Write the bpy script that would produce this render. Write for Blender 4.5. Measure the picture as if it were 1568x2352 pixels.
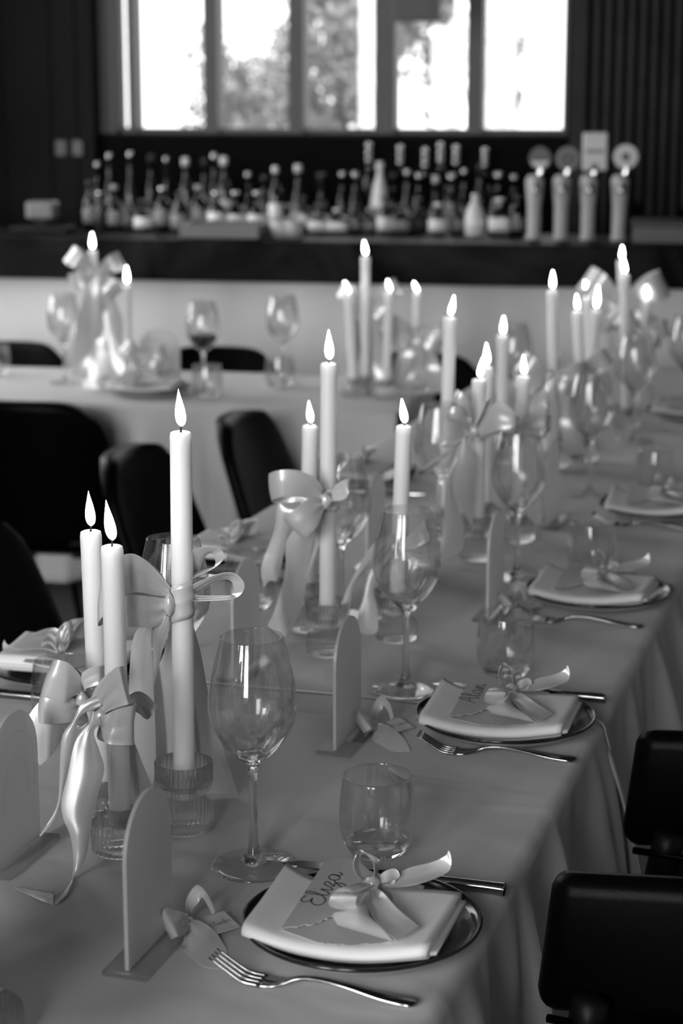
import bpy, bmesh, math, random
from mathutils import Vector, Matrix, Quaternion, noise
random.seed(7)
for o in list(bpy.data.objects): bpy.data.objects.remove(o)
SC = bpy.context.scene
COL = SC.collection
PI = math.pi
# ------------------------------------------------------------------ camera
FPX, PITCH, CAMZ, TZ = 4400.0, math.atan(961/4400.0), 1.46, 0.75
cam_d = bpy.data.cameras.new('camera'); cam = bpy.data.objects.new('camera', cam_d); COL.objects.link(cam)
cam.location = (0, 0, CAMZ); cam.rotation_euler = (PI/2-PITCH, 0, 0)
cam_d.sensor_fit = 'VERTICAL'; cam_d.sensor_height = 36; cam_d.lens = FPX/2352*36
cam_d.clip_start = .05; cam_d.clip_end = 200
cam_d.dof.use_dof = True; cam_d.dof.focus_distance = 1.86; cam_d.dof.aperture_fstop = 5.6; cam_d.dof.aperture_blades = 9
SC.camera = cam
# ------------------------------------------------------------------ room frame (rotated 10 deg about the camera)
RA = math.radians(-10)
RC, RS = math.cos(RA), math.sin(RA)
def RB(r, b, z=0): return Vector((r*RC-b*RS, r*RS+b*RC, z))
# table frame: u along the long table, v to its right
TA = math.radians(-17.4)
TC, TS = math.cos(TA), math.sin(TA)
def TB(v, u, z=0): return Vector((v*TC-u*TS, v*TS+u*TC, TZ+z))
def ray(px, py):
    x = (px-784)/FPX; y = -(py-1176)/FPX
    return Vector((x, math.cos(PITCH)+y*math.sin(PITCH), -math.sin(PITCH)+y*math.cos(PITCH)))
def tab(px, py, h=0):
    r = ray(px, py); t = (CAMZ-TZ-h)/-r.z
    return Vector((r.x*t, r.y*t, TZ+h))
def atY(px, py, Y):
    r = ray(px, py); t = Y/r.y
    return Vector((r.x*t, Y, CAMZ+r.z*t))
def atB(px, py, b):
    r = ray(px, py); n = Vector((-RS, RC, 0)); t = b/r.dot(n)
    p = Vector((r.x*t, r.y*t, CAMZ+r.z*t))
    return p.x*RC+p.y*RS, p.z          # (r, z) in the room frame
# ------------------------------------------------------------------ world, lights, exposure
W = bpy.data.worlds.new('overcast_sky'); SC.world = W; W.use_nodes = True
W.node_tree.nodes['Background'].inputs[0].default_value = (1, 1, 1, 1)
W.node_tree.nodes['Background'].inputs[1].default_value = 3.2
SC.view_settings.view_transform = 'Standard'; SC.view_settings.look = 'None'
SC.view_settings.exposure = 0; SC.view_settings.gamma = 1; SC.view_settings.use_curve_mapping = False
SC.cycles.use_light_tree = False; SC.cycles.transparent_max_bounces = 20; SC.cycles.max_bounces = 8; SC.cycles.transmission_bounces = 8; SC.cycles.diffuse_bounces = 3; SC.cycles.glossy_bounces = 3
SC.cycles.use_adaptive_sampling = True; SC.cycles.adaptive_threshold = .025; SC.cycles.adaptive_min_samples = 20
SC.cycles.use_denoising = True; SC.cycles.sample_clamp_indirect = 4
def area(name, r, b, z, w, h, power, rz, tilt=90):
    l = bpy.data.lights.new(name, 'AREA'); l.shape = 'RECTANGLE'; l.size = w; l.size_y = h; l.energy = power
    o = bpy.data.objects.new(name, l); COL.objects.link(o); o.location = RB(r, b, z)
    o.rotation_euler = (math.radians(tilt), 0, RA+math.radians(rz)); return o
FW = [(-2.9, .75), (-1.75, .75), (-.6, .75)]       # street windows in the wall behind the camera (centre, width)
FB = -1.9
for k, (r, w) in enumerate(FW):
    area('daylight_front_window', r, FB+.03, 1.75, w-.06, 1.9, (114, 84, 52)[k], 0)
LR, LW0, LW1 = -2.7, 4.0, 6.0                     # side window in the left wall
area('daylight_side_window', LR+.03, (LW0+LW1)/2, 1.75, LW1-LW0-.1, 1.5, 22, -90)

# ------------------------------------------------------------------ materials
MATS = {}
def mat(name, c, rough=.5, spec=.5, metal=0, bump=None, vary=None, sss=0, sheen=0, trans=0, aniso=0, coat=0):
    if name in MATS: return MATS[name]
    m = bpy.data.materials.new(name); m.use_nodes = True; MATS[name] = m
    nt = m.node_tree; b = nt.nodes['Principled BSDF']
    b.inputs['Base Color'].default_value = (c, c, c, 1); b.inputs['Roughness'].default_value = rough
    b.inputs['Specular IOR Level'].default_value = spec; b.inputs['Metallic'].default_value = metal
    b.inputs['Coat Weight'].default_value = coat
    if sheen: b.inputs['Sheen Weight'].default_value = sheen
    if aniso: b.inputs['Anisotropic'].default_value = aniso
    if trans: b.inputs['Transmission Weight'].default_value = trans
    if sss:
        b.inputs['Subsurface Weight'].default_value = sss; b.inputs['Subsurface Radius'].default_value = (1, 1, 1)
        b.inputs['Subsurface Scale'].default_value = .03
    if bump or vary:
        tc = nt.nodes.new('ShaderNodeTexCoord')
    if bump:
        n = nt.nodes.new('ShaderNodeTexNoise'); n.inputs['Scale'].default_value = bump[0]; n.inputs['Detail'].default_value = 5
        nt.links.new(tc.outputs['Object'], n.inputs['Vector'])
        bp = nt.nodes.new('ShaderNodeBump'); bp.inputs['Strength'].default_value = bump[1]; bp.inputs['Distance'].default_value = bump[2]
        nt.links.new(n.outputs['Fac'], bp.inputs['Height']); nt.links.new(bp.outputs['Normal'], b.inputs['Normal'])
    if vary:
        n = nt.nodes.new('ShaderNodeTexNoise'); n.inputs['Scale'].default_value = vary[0]; n.inputs['Detail'].default_value = 6
        n.inputs['Distortion'].default_value = vary[3] if len(vary) > 3 else 0
        nt.links.new(tc.outputs['Object'], n.inputs['Vector'])
        cr = nt.nodes.new('ShaderNodeValToRGB'); cr.color_ramp.elements[0].position = .35; cr.color_ramp.elements[1].position = .68
        for e, g in zip(cr.color_ramp.elements, vary[1:3]): e.color = (g, g, g, 1)
        nt.links.new(n.outputs['Fac'], cr.inputs['Fac']); nt.links.new(cr.outputs['Color'], b.inputs['Base Color'])
    return m
def glass_solid(name='solid_glass', c=1.0, rough=0.0, thru=.5):
    m = bpy.data.materials.new(name); m.use_nodes = True; nt = m.node_tree; nt.nodes.remove(nt.nodes['Principled BSDF'])
    g = nt.nodes.new('ShaderNodeBsdfGlass'); g.inputs['Color'].default_value = (c, c, c, 1); g.inputs['IOR'].default_value = 1.5
    g.inputs['Roughness'].default_value = rough
    t = nt.nodes.new('ShaderNodeBsdfTransparent'); t.inputs[0].default_value = (.96, .96, .96, 1); mx = nt.nodes.new('ShaderNodeMixShader'); mx.inputs[0].default_value = thru
    nt.links.new(g.outputs[0], mx.inputs[1]); nt.links.new(t.outputs[0], mx.inputs[2]); nt.links.new(mx.outputs[0], nt.nodes['Material Output'].inputs[0]); return m
def glass_thin(name, c=.97, ior=1.5, extra=0.0, rough=0.0):
    m = bpy.data.materials.new(name); m.use_nodes = True; nt = m.node_tree; nt.nodes.remove(nt.nodes['Principled BSDF'])
    t = nt.nodes.new('ShaderNodeBsdfTransparent'); t.inputs[0].default_value = (c, c, c, 1)
    g = nt.nodes.new('ShaderNodeBsdfGlossy'); g.inputs['Roughness'].default_value = rough
    f = nt.nodes.new('ShaderNodeLayerWeight'); f.inputs[0].default_value = .5      # two-sided Schlick reflectance
    pw = nt.nodes.new('ShaderNodeMath'); pw.operation = 'POWER'; pw.inputs[1].default_value = 5
    ma = nt.nodes.new('ShaderNodeMath'); ma.operation = 'MULTIPLY_ADD'; f0 = ((ior-1)/(ior+1))**2; ma.inputs[1].default_value = 1-f0; ma.inputs[2].default_value = f0
    nt.links.new(f.outputs['Facing'], pw.inputs[0]); nt.links.new(pw.outputs[0], ma.inputs[0])
    mx = nt.nodes.new('ShaderNodeMixShader')
    nt.links.new(ma.outputs[0], mx.inputs[0]); nt.links.new(t.outputs[0], mx.inputs[1]); nt.links.new(g.outputs[0], mx.inputs[2])
    nt.links.new(mx.outputs[0], nt.nodes['Material Output'].inputs[0]); return m
def emit(name, s):
    m = bpy.data.materials.new(name); m.use_nodes = True; nt = m.node_tree; nt.nodes.remove(nt.nodes['Principled BSDF'])
    e = nt.nodes.new('ShaderNodeEmission'); e.inputs[0].default_value = (1, 1, 1, 1); e.inputs[1].default_value = s
    nt.links.new(e.outputs[0], nt.nodes['Material Output'].inputs[0]); return m
def frosted(name, c):
    m = bpy.data.materials.new(name); m.use_nodes = True; nt = m.node_tree; nt.nodes.remove(nt.nodes['Principled BSDF'])
    d = nt.nodes.new('ShaderNodeBsdfDiffuse'); d.inputs[0].default_value = (c, c, c, 1)
    t = nt.nodes.new('ShaderNodeBsdfTranslucent'); t.inputs[0].default_value = (c, c, c, 1)
    tr = nt.nodes.new('ShaderNodeBsdfTransparent')
    g = nt.nodes.new('ShaderNodeBsdfGlossy'); g.inputs['Roughness'].default_value = .35
    a = nt.nodes.new('ShaderNodeMixShader'); a.inputs[0].default_value = .5
    b = nt.nodes.new('ShaderNodeMixShader'); b.inputs[0].default_value = .13
    e = nt.nodes.new('ShaderNodeMixShader'); e.inputs[0].default_value = .06
    L = nt.links.new
    L(d.outputs[0], a.inputs[1]); L(t.outputs[0], a.inputs[2]); L(a.outputs[0], b.inputs[1]); L(tr.outputs[0], b.inputs[2])
    L(b.outputs[0], e.inputs[1]); L(g.outputs[0], e.inputs[2]); L(e.outputs[0], nt.nodes['Material Output'].inputs[0]); return m
M_CLOTH = mat('table_linen', .52, .85, .2, bump=(900, .25, .0006), sheen=.15)
def linen_waves(m):
    nt = m.node_tree; b = nt.nodes['Principled BSDF']; old = b.inputs['Normal'].links[0].from_node
    tc = nt.nodes.new('ShaderNodeTexCoord'); mp = nt.nodes.new('ShaderNodeMapping'); mp.inputs['Scale'].default_value = (2.0, 3.6, 1); mp.inputs['Rotation'].default_value = (0, 0, .35)
    n = nt.nodes.new('ShaderNodeTexNoise'); n.inputs['Scale'].default_value = 2.2; n.inputs['Detail'].default_value = 2.0; n.inputs['Distortion'].default_value = .5
    bp = nt.nodes.new('ShaderNodeBump'); bp.inputs['Strength'].default_value = .42; bp.inputs['Distance'].default_value = .02
    nt.links.new(tc.outputs['Object'], mp.inputs['Vector']); nt.links.new(mp.outputs[0], n.inputs['Vector']); nt.links.new(n.outputs['Fac'], bp.inputs['Height']); nt.links.new(bp.outputs[0], old.inputs['Normal'])
linen_waves(M_CLOTH)
M_SATIN = mat('satin_ribbon', .64, .29, .7, metal=.22, aniso=.5, bump=(260, .06, .0004))
M_WAX = mat('candle_wax', .8, .45, .4, sss=.6)
M_WICK = mat('charred_wick', .02, .9, .1)
M_FLAME = emit('candle_flame', 24.0)
M_GL = glass_solid('pressed_glass', .96, 0, .38)
M_STEM = glass_solid('stem_glass', .97, 0, .22)
M_THIN = glass_thin('thin_glass', .97, 1.62)
M_BOWL = glass_thin('blown_glass', .975, 1.6)
def blend_refraction(m, f):     # a share of true refraction on top of the thin-walled glass
    nt = m.node_tree; out = nt.nodes['Material Output']; src = out.inputs[0].links[0].from_socket
    g = nt.nodes.new('ShaderNodeBsdfGlass'); g.inputs['IOR'].default_value = 1.5; g.inputs['Roughness'].default_value = 0; g.inputs['Color'].default_value = (.98, .98, .98, 1)
    mx = nt.nodes.new('ShaderNodeMixShader'); mx.inputs[0].default_value = f
    nt.links.new(src, mx.inputs[1]); nt.links.new(g.outputs[0], mx.inputs[2]); nt.links.new(mx.outputs[0], out.inputs[0])
blend_refraction(M_BOWL, .16)
M_PANE = glass_thin('window_glass', .97)
M_STEEL = mat('cutlery_steel', .33, .12, .5, metal=1)
M_NAPKIN = mat('napkin_linen', .74, .8, .25, bump=(500, .25, .0006), sheen=.1)
M_PAPER = mat('handmade_paper', .5, .85, .2, bump=(160, .3, .0006))
M_INK = mat('black_ink', .015, .6, .3)
M_PLATE = mat('dark_stoneware', .045, .28, .5, vary=(40, .02, .09))
M_RIM = mat('black_glaze', .012, .15, .6)
M_UNDER = mat('pale_glaze', .5, .3, .5)
M_ACR = frosted('frosted_acrylic', .8)
M_ACRB = glass_thin('clear_acrylic', .80, 1.45, rough=.1)
M_ENGR = mat('engraved_line', .9, .8, .2)
M_LEATHER = mat('black_leather', .0015, .4, .06, bump=(350, .25, .0008))
M_PIPE = mat('black_steel', .005, .45, .2)
M_MARBLE = mat('dark_marble', .004, .45, .03, vary=(2.4, .001, .022, 2.6))
M_BARP = mat('pale_plaster', .8, .75, .3, vary=(3, .72, .84))
M_WOOD = mat('table_board', .3, .6, .3, bump=(30, .2, .001))
M_FLOOR = mat('dark_floor', .02, .35, .4, vary=(5, .012, .03))
M_WALL = mat('dark_wall', .012, .7, .15, vary=(2, .009, .015))
M_CEIL = mat('ceiling_paint', .06, .9, .2)
M_SLAT = mat('dark_slat', .012, .5, .2, vary=(6, .008, .02))
M_JOINT = mat('slat_backing', .004, .9, .1)
M_FRAME = mat('window_frame_paint', .11, .6, .3)
M_JAMB = mat('window_jamb_paint', .10, .6, .3)
M_BLACKB = mat('black_back_board', .002, .5, .03)
M_BARK = mat('bark', .1, .9, .1, bump=(20, .5, .02))
M_LEAF = mat('leaf', .33, .5, .4)
M_LAWN = mat('outdoor_ground', .25, .9, .1)
M_CHROME = mat('chrome', .75, .12, .5, metal=1)
M_TAP = mat('brushed_tap', .42, .45, .4)

# ------------------------------------------------------------------ mesh helpers
def obj(name, vf, m, parent=None, smooth=True, loc=None, rot=None):
    if isinstance(vf, bpy.types.Mesh): me = vf
    else:
        me = bpy.data.meshes.new(name); me.from_pydata([tuple(v) for v in vf[0]], [], vf[1]); me.update()
        if smooth: me.polygons.foreach_set('use_smooth', [True]*len(me.polygons))
        if m: me.materials.append(m)
    o = bpy.data.objects.new(name, me); COL.objects.link(o)
    if parent is not None: o.parent = parent
    if loc is not None: o.location = loc
    if rot is not None: o.rotation_euler = rot
    return o
def tag(o, label, cat, group=None):
    o['label'] = label; o['category'] = cat
    if group: o['group'] = group
    return o
def thing(name, label, cat, loc=(0, 0, 0), rz=0, group=None):
    o = bpy.data.objects.new(name, None); COL.objects.link(o); o.empty_display_size = .05
    o.location = loc; o.rotation_euler = (0, 0, rz); return tag(o, label, cat, group)
def struct(o): o['kind'] = 'structure'; return o
def box(x0, x1, y0, y1, z0, z1):
    v = [(x, y, z) for z in (z0, z1) for y in (y0, y1) for x in (x0, x1)]
    return v, [(0, 2, 3, 1), (4, 5, 7, 6), (0, 1, 5, 4), (2, 6, 7, 3), (1, 3, 7, 5), (0, 4, 6, 2)]
def merge(*parts):
    V, Fc = [], []
    for v, f in parts:
        n = len(V); V += [tuple(p) for p in v]; Fc += [tuple(i+n for i in q) for q in f]
    return V, Fc
def rbox(x0, x1, y0, y1, z0, z1, r=.006, seg=2):
    bm = bmesh.new(); v, f = box(x0, x1, y0, y1, z0, z1)
    bv = [bm.verts.new(p) for p in v]
    for q in f: bm.faces.new([bv[i] for i in q])
    bmesh.ops.bevel(bm, geom=list(bm.edges), offset=r, segments=seg, affect='EDGES', profile=.5)
    bm.verts.index_update()
    out = [tuple(p.co) for p in bm.verts], [tuple(q.index for q in g.verts) for g in bm.faces]
    bm.free(); return out
def lathe(prof, n=32, ribs=0, sq=0):
    V, Fc = [], []; rings = []
    for p in prof:
        r, z = p[0], p[1]; amp = p[2] if len(p) > 2 else 0
        if r < 1e-6: rings.append([len(V)]); V.append((0, 0, z)); continue
        row = []
        for k in range(n):
            a = 2*PI*k/n; rr = r*(1+amp*math.cos(ribs*a)) if ribs else r
            if sq: 
                c, s = math.cos(a), math.sin(a); rr = r/((abs(c)**sq+abs(s)**sq)**(1/sq))
            row.append(len(V)); V.append((rr*math.cos(a), rr*math.sin(a), z))
        rings.append(row)
    for a, b in zip(rings, rings[1:]):
        if len(a) == 1 and len(b) == 1: continue
        for k in range(n):
            k2 = (k+1) % n
            if len(a) == 1: Fc.append((a[0], b[k2], b[k]))
            elif len(b) == 1: Fc.append((a[k], a[k2], b[0]))
            else: Fc.append((a[k], a[k2], b[k2], b[k]))
    return V, Fc
def cr(pts, t):
    n = len(pts)-1; x = min(max(t, 0), 1)*n; i = min(int(x), n-1); f = x-i
    p1, p2 = Vector(pts[i]), Vector(pts[i+1])
    p0 = Vector(pts[i-1]) if i else p1*2-p2
    p3 = Vector(pts[i+2]) if i+2 <= n else p2*2-p1
    return .5*((2*p1)+(p2-p0)*f+(2*p0-5*p1+4*p2-p3)*f*f+(3*p1-p0-3*p2+p3)*f**3)
def tube(pts, rad, n=10, seg=24, smooth=True, caps=True):
    P = [cr(pts, k/seg) for k in range(seg+1)] if smooth else [Vector(p) for p in pts]
    V, Fc = [], []; up = Vector((0, 0, 1)); prev = None
    for i, p in enumerate(P):
        d = (P[min(i+1, len(P)-1)]-P[max(i-1, 0)]).normalized()
        if prev is None:
            a = d.cross(up) if abs(d.dot(up)) < .95 else d.cross(Vector((1, 0, 0)))
        else: a = prev-d*prev.dot(d)
        a.normalize(); prev = a; b = d.cross(a)
        r = rad(i/(len(P)-1)) if callable(rad) else rad
        for k in range(n): V.append(p+a*(r*math.cos(2*PI*k/n))+b*(r*math.sin(2*PI*k/n)))
    for i in range(len(P)-1):
        for k in range(n): Fc.append((i*n+k, i*n+(k+1) % n, (i+1)*n+(k+1) % n, (i+1)*n+k))
    if caps: Fc.append(tuple(range(n-1, -1, -1))); Fc.append(tuple((len(P)-1)*n+k for k in range(n)))
    return V, Fc
def strip(A, B, seg=28, wseg=5, bulge=0.0, thick=.00035, pleat=.0016, ends=1):
    """ribbon between two rails, a closed thin sheet"""
    top = []; wseg = max(wseg, 10) if pleat else wseg
    ph = (A[0][0]*91+B[0][2]*57) % 3
    for i in range(seg+1):
        t = i/seg; a, b = cr(A, t), cr(B, t)
        a2, b2 = cr(A, min(t+.02, 1)), cr(B, min(t+.02, 1)); a1, b1 = cr(A, max(t-.02, 0)), cr(B, max(t-.02, 0))
        n = ((a2+b2)-(a1+b1)).cross(b-a)
        n = n.normalized() if n.length > 1e-12 else Vector((0, -1, 0))
        row = []
        for k in range(wseg+1):
            s = k/wseg; 
            g = math.exp(-9*t)+(math.exp(-9*(1-t)) if ends == 2 else 0)+.10*math.sin(4*t+ph)
            row.append((a.lerp(b, s)+n*(bulge*(1-(2*s-1)**2)*math.sin(PI*min(1, t+.05))+pleat*min(1, (b-a).length/.02)*math.sin(s*PI*4.6+ph+1.5*t)*g), n))
        top.append(row)
    V, Fc = [], []; w = wseg+1
    for sgn in (1, -1):
        for row in top:
            for p, n in row: V.append(p+n*(thick*.5*sgn))
    N = (seg+1)*w
    for i in range(seg):
        for k in range(wseg):
            a = i*w+k; Fc.append((a, a+1, a+w+1, a+w)); Fc.append((N+a, N+a+w, N+a+w+1, N+a+1))
    def wall(idx):
        o = len(V); m = len(idx)
        for k in idx: V.append(Vector(V[k]))
        for k in idx: V.append(Vector(V[N+k]))
        for k in range(m-1): Fc.append((o+k, o+k+1, o+m+k+1, o+m+k))
    wall([i*w for i in range(seg+1)]); wall([i*w+wseg for i in range(seg+1)]); wall(list(range(w))); wall([seg*w+k for k in range(w)])
    return V, Fc
def rel(vf, o):  # world-space verts -> local of an unparented object (loc + z rot)
    mi = (Matrix.Translation(o.location) @ Matrix.Rotation(o.rotation_euler.z, 4, 'Z')).inverted()
    return [mi @ Vector(p) for p in vf[0]], vf[1]
def copy_tree(o, parent=None):
    c = o.copy(); COL.objects.link(c); c.parent = parent
    for ch in list(o.children): copy_tree(ch, c)
    return c
def poly_plate(pts, z0, z1):
    n = len(pts); V = [(x, y, z0) for x, y in pts]+[(x, y, z1) for x, y in pts]
    return V, [tuple(range(n-1, -1, -1)), tuple(range(n, 2*n))]+[(k, (k+1) % n, n+(k+1) % n, n+k) for k in range(n)]

# ------------------------------------------------------------------ the room
def rstruct(name, vf, m, smooth=False): return struct(obj(name, vf, m, None, smooth, (0, 0, 0), (0, 0, RA)))
RL, RR, BW = -2.7, 3.0, 7.1
rstruct('floor', box(RL-.2, RR+.2, FB-.2, BW+.2, -.05, 0), M_FLOOR)
rstruct('ceiling', box(RL-.2, RR+.2, FB-.2, BW+.2, 3.1, 3.2), M_CEIL)
w0, SILL = atB(222, 306, BW); w1, _ = atB(1300, 306, BW)
WT = 2.6
rstruct('wall_back', merge(box(RL-.2, w0, BW, BW+.15, 0, 3.1), box(w1, RR+.2, BW, BW+.15, 0, 3.1), box(w0, w1, BW, BW+.15, 0, SILL), box(w0, w1, BW, BW+.15, WT, 3.1)), M_WALL)
rstruct('wall_left', merge(box(RL-.15, RL, FB, LW0, 0, 3.1), box(RL-.15, RL, LW1, BW, 0, 3.1), box(RL-.15, RL, LW0, LW1, 0, .95), box(RL-.15, RL, LW0, LW1, 2.6, 3.1)), M_WALL)
rstruct('wall_right', box(RR, RR+.15, FB, BW, 0, 3.1), mat('pale_wall', .5, .8, .2))
fr = []; x = RL
for r, w in FW:
    fr.append(box(x, r-w/2, FB-.15, FB, 0, 3.1)); fr.append(box(r-w/2, r+w/2, FB-.15, FB, 0, .75)); fr.append(box(r-w/2, r+w/2, FB-.15, FB, 2.75, 3.1)); x = r+w/2
fr.append(box(x, RR, FB-.15, FB, 0, 3.1))
rstruct('wall_front', merge(*fr), M_WALL)
for k, (r, w) in enumerate(FW):
    wn = struct(obj('window_%d' % (k+2), merge(box(r-w/2, r+w/2, FB-.1, FB-.05, .75, .81), box(r-w/2, r+w/2, FB-.1, FB-.05, 2.69, 2.75), box(r-w/2, r-w/2+.05, FB-.1, FB-.05, .81, 2.69), box(r+w/2-.05, r+w/2, FB-.1, FB-.05, .81, 2.69)), M_FRAME, None, False, (0, 0, 0), (0, 0, RA)))
    obj('pane', box(r-w/2+.05, r+w/2-.05, FB-.08, FB-.075, .81, 2.69), M_PANE, wn, False)
wn = struct(obj('window_5', merge(box(LR-.1, LR-.05, LW0, LW1, .95, 1.01), box(LR-.1, LR-.05, LW0, LW1, 2.54, 2.6), box(LR-.1, LR-.05, LW0, LW0+.05, 1.01, 2.54), box(LR-.1, LR-.05, LW1-.05, LW1, 1.01, 2.54)), M_FRAME, None, False, (0, 0, 0), (0, 0, RA)))
obj('pane', box(LR-.08, LR-.075, LW0+.05, LW1-.05, 1.01, 2.54), M_PANE, wn, False)
# big window behind the bar, with mullions and panes
def rx(px, b=BW): return atB(px, 200, b)[0]
win = struct(obj('window_1', merge(box(w0, w1, BW+.02, BW+.12, SILL, SILL+.02), box(w0, w1, BW+.02, BW+.12, WT-.05, WT)), M_FRAME, None, False, (0, 0, 0), (0, 0, RA)))
edges = [rx(222), rx(268), rx(293), rx(308), rx(468), rx(499), rx(662), rx(697), rx(859), rx(906), rx(1071), rx(1108), rx(1293), w1]
obj('jamb', box(edges[0], edges[1], BW-.02, BW+.12, SILL, WT), M_JAMB, win, False)
for a, b in ((2, 3), (4, 5), (6, 7), (8, 9), (10, 11), (12, 13)):
    obj('mullion', box(edges[a], edges[b], BW-.0, BW+.12, SILL, WT), M_FRAME if a > 2 else M_JAMB, win, False)
for a, b in ((1, 2), (3, 4), (5, 6), (7, 8), (9, 10), (11, 12)):
    obj('pane', box(edges[a], edges[b], BW+.06, BW+.066, SILL+.02, WT-.05), M_PANE, win, False)
# dark panelled column on the left of the window
CB = 6.99
c0, _ = atB(-260, 200, CB); c1, _ = atB(212, 200, CB)
colm = struct(obj('wall_column', box(c0, c1, CB, BW, 0, 3.1), M_WALL, None, False, (0, 0, 0), (0, 0, RA)))
for a, b in ((18, 116), (124, 176)):
    obj('panel', box(atB(a, 200, CB)[0], atB(b, 200, CB)[0], CB-.012, CB, 1.0, 3.0), M_WALL, colm, False)
obj('panel', box(c0+.03, atB(6, 200, CB)[0], CB-.012, CB, 1.0, 3.0), M_WALL, colm, False)
for px in (140, 178):
    r, z = atB(px, 340, CB-.02); obj('switch_plate', rbox(r-.022, r+.022, CB-.025, CB-.012, z-.03, z+.03, .004), mat('switch_plastic', .09, .4), colm, False)
# slatted wall on the right
sr0, _ = atB(1308, 300, 7.0); 
slw = struct(obj('wall_slatted', box(sr0, RR, 7.0, BW, 0, 3.1), M_JOINT, None, False, (0, 0, 0), (0, 0, RA)))
pit = .0405; nsl = 16; slat_mesh = {}
obj('slat', box(sr0, sr0+.055, 6.975, 7.0, .9, 3.0), M_SLAT, slw, False)
for k in range(nsl):
    r = sr0+.075+k*pit; zs = [.9+((k*37) % 50)/100-.3]
    while zs[-1] < 3.0: zs.append(zs[-1]+.42)
    for a, b in zip(zs, zs[1:]):
        a, b = max(a, .9), min(b, 3.0)
        if b-a > .05: obj('slat', box(r, r+.022, 6.978, 7.0, a+.002, b-.002), M_SLAT, slw, False)
# low dark board under the window
rstruct('trim_1', box(w0, sr0, BW-.05, BW-.004, 1.0, SILL-.006), M_BLACKB)

# ------------------------------------------------------------------ outdoors: ground and trees
struct(obj('outdoor_ground', box(-14, 14, BW+.3, 40, -.2, -.1), M_LAWN, None, False, (0, 0, 0), (0, 0, RA)))
def tree(px, b, h, zones, label, seed):
    rnd = random.Random(seed); r0 = atB(px, 200, b)[0]; t = thing('tree', label, 'tree', RB(r0, b, -.1), RA, 'trees outside the bar window')
    obj('trunk', tube([(0, 0, 0), (.05, 0, h*.3), (-.04, 0, h*.6), (.03, .05, h*.9)], lambda s: .06*(1-.75*s), 8, 10), M_BARK, t)
    V, Fc = [], []
    for zn, (x0, x1, y0, y1, n) in enumerate(zones):
        ra, za = atB(x0, y1, b); rb, zb = atB(x1, y0, b); c = ((ra+rb)/2-r0, (za+zb)/2+.1)
        obj('branch', tube([(0, 0, min(h*.5, c[1]*.6)), (c[0]*.5, .02, c[1]*.8), (c[0], 0, c[1])], lambda s: .022*(1-.8*s), 6, 6), M_BARK, t)
        for _ in range(n):
            p = Vector((rnd.uniform(ra, rb)+rnd.gauss(0, .03)-r0, rnd.gauss(0, .35), rnd.uniform(za, zb)+rnd.gauss(0, .05)+.1))
            if noise.noise(p*4.5+Vector((seed, 0, 0))) < -.18: continue
            q = Quaternion((rnd.gauss(0, 1), rnd.gauss(0, 1), rnd.gauss(0, 1), rnd.gauss(0, 1))).normalized(); s = rnd.uniform(.025, .05); k = len(V)
            for dx, dy, dz in ((-1, 0, 0), (0, -.5, .1), (1, 0, 0), (0, .5, .1)): V.append(p+q @ Vector((dx*s, dy*s, dz*s)))
            Fc.append((k, k+1, k+2, k+3))
    f = obj('foliage', (V, Fc), M_LEAF, t, False); f['kind'] = 'stuff'
tree(780, 14, 3.4, [(690, 872, -160, 120, 6000), (690, 872, 120, 310, 4000), (838, 872, -150, 320, 700)], 'dense leafy tree filling the middle pane of the bar window', 1)
tree(600, 13, 2.0, [(494, 668, 200, 312, 2000), (500, 560, 140, 200, 420), (625, 668, 60, 200, 420), (440, 475, 70, 312, 260)], 'low leafy tree behind the second window pane from the left', 2)
tree(1030, 15, 3.6, [(900, 985, -60, 120, 900), (985, 1078, -150, 210, 1700), (1000, 1078, 210, 312, 420), (900, 935, 110, 200, 60)], 'leafy tree hanging into the top of the fourth pane with white sky below', 3)
tree(1130, 13.5, 3.0, [(1100, 1165, -100, 312, 2200), (1150, 1190, 60, 260, 500)], 'thin sparse tree at the left side of the rightmost window pane', 4)

# ------------------------------------------------------------------ bar
BF = 5.5
BTOP = atB(784, 556, BF)[1]; BSL = atB(784, 652, BF)[1]
bar = thing('bar_counter', 'long bar with black veined marble slab above pale plaster front', 'bar', (0, 0, 0), RA)
obj('marble_top', rbox(-2.6, 2.5, BF, BF+.44, BSL, BTOP, .006), M_MARBLE, bar, False)
obj('front_panel', box(-2.58, 2.48, BF+.06, BF+.12, .1, BSL), M_BARP, bar, False)
obj('side_panel', box(-2.58, -2.5, BF+.12, BF+.42, .1, BSL), M_BARP, bar, False)
obj('side_panel', box(2.4, 2.48, BF+.12, BF+.42, .1, BSL), M_BARP, bar, False)
obj('kick_board', box(-2.55, 2.45, BF+.14, BF+.2, 0, .1), M_PIPE, bar, False)
bb = thing('back_counter', 'dark counter with a raised step for liquor bottles behind the bar', 'counter', (0, 0, 0), RA)
BC0, BC1 = atB(170, 500, 6.45)[0]-.1, atB(1215, 500, 6.45)[0]+.06
ZC = atB(784, 566, 6.45)[1]
obj('worktop', rbox(BC0, BC1+.7, 6.36, 6.968, ZC-.04, ZC, .004), M_BLACKB, bb, False)
obj('cabinet', box(BC0+.02, BC1+.68, 6.4, 6.965, 0, ZC-.04), M_BLACKB, bb, False)
obj('step', rbox(BC0, BC1, 6.82, 6.965, ZC, ZC+.07, .004), M_BLACKB, bb, False)

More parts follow.
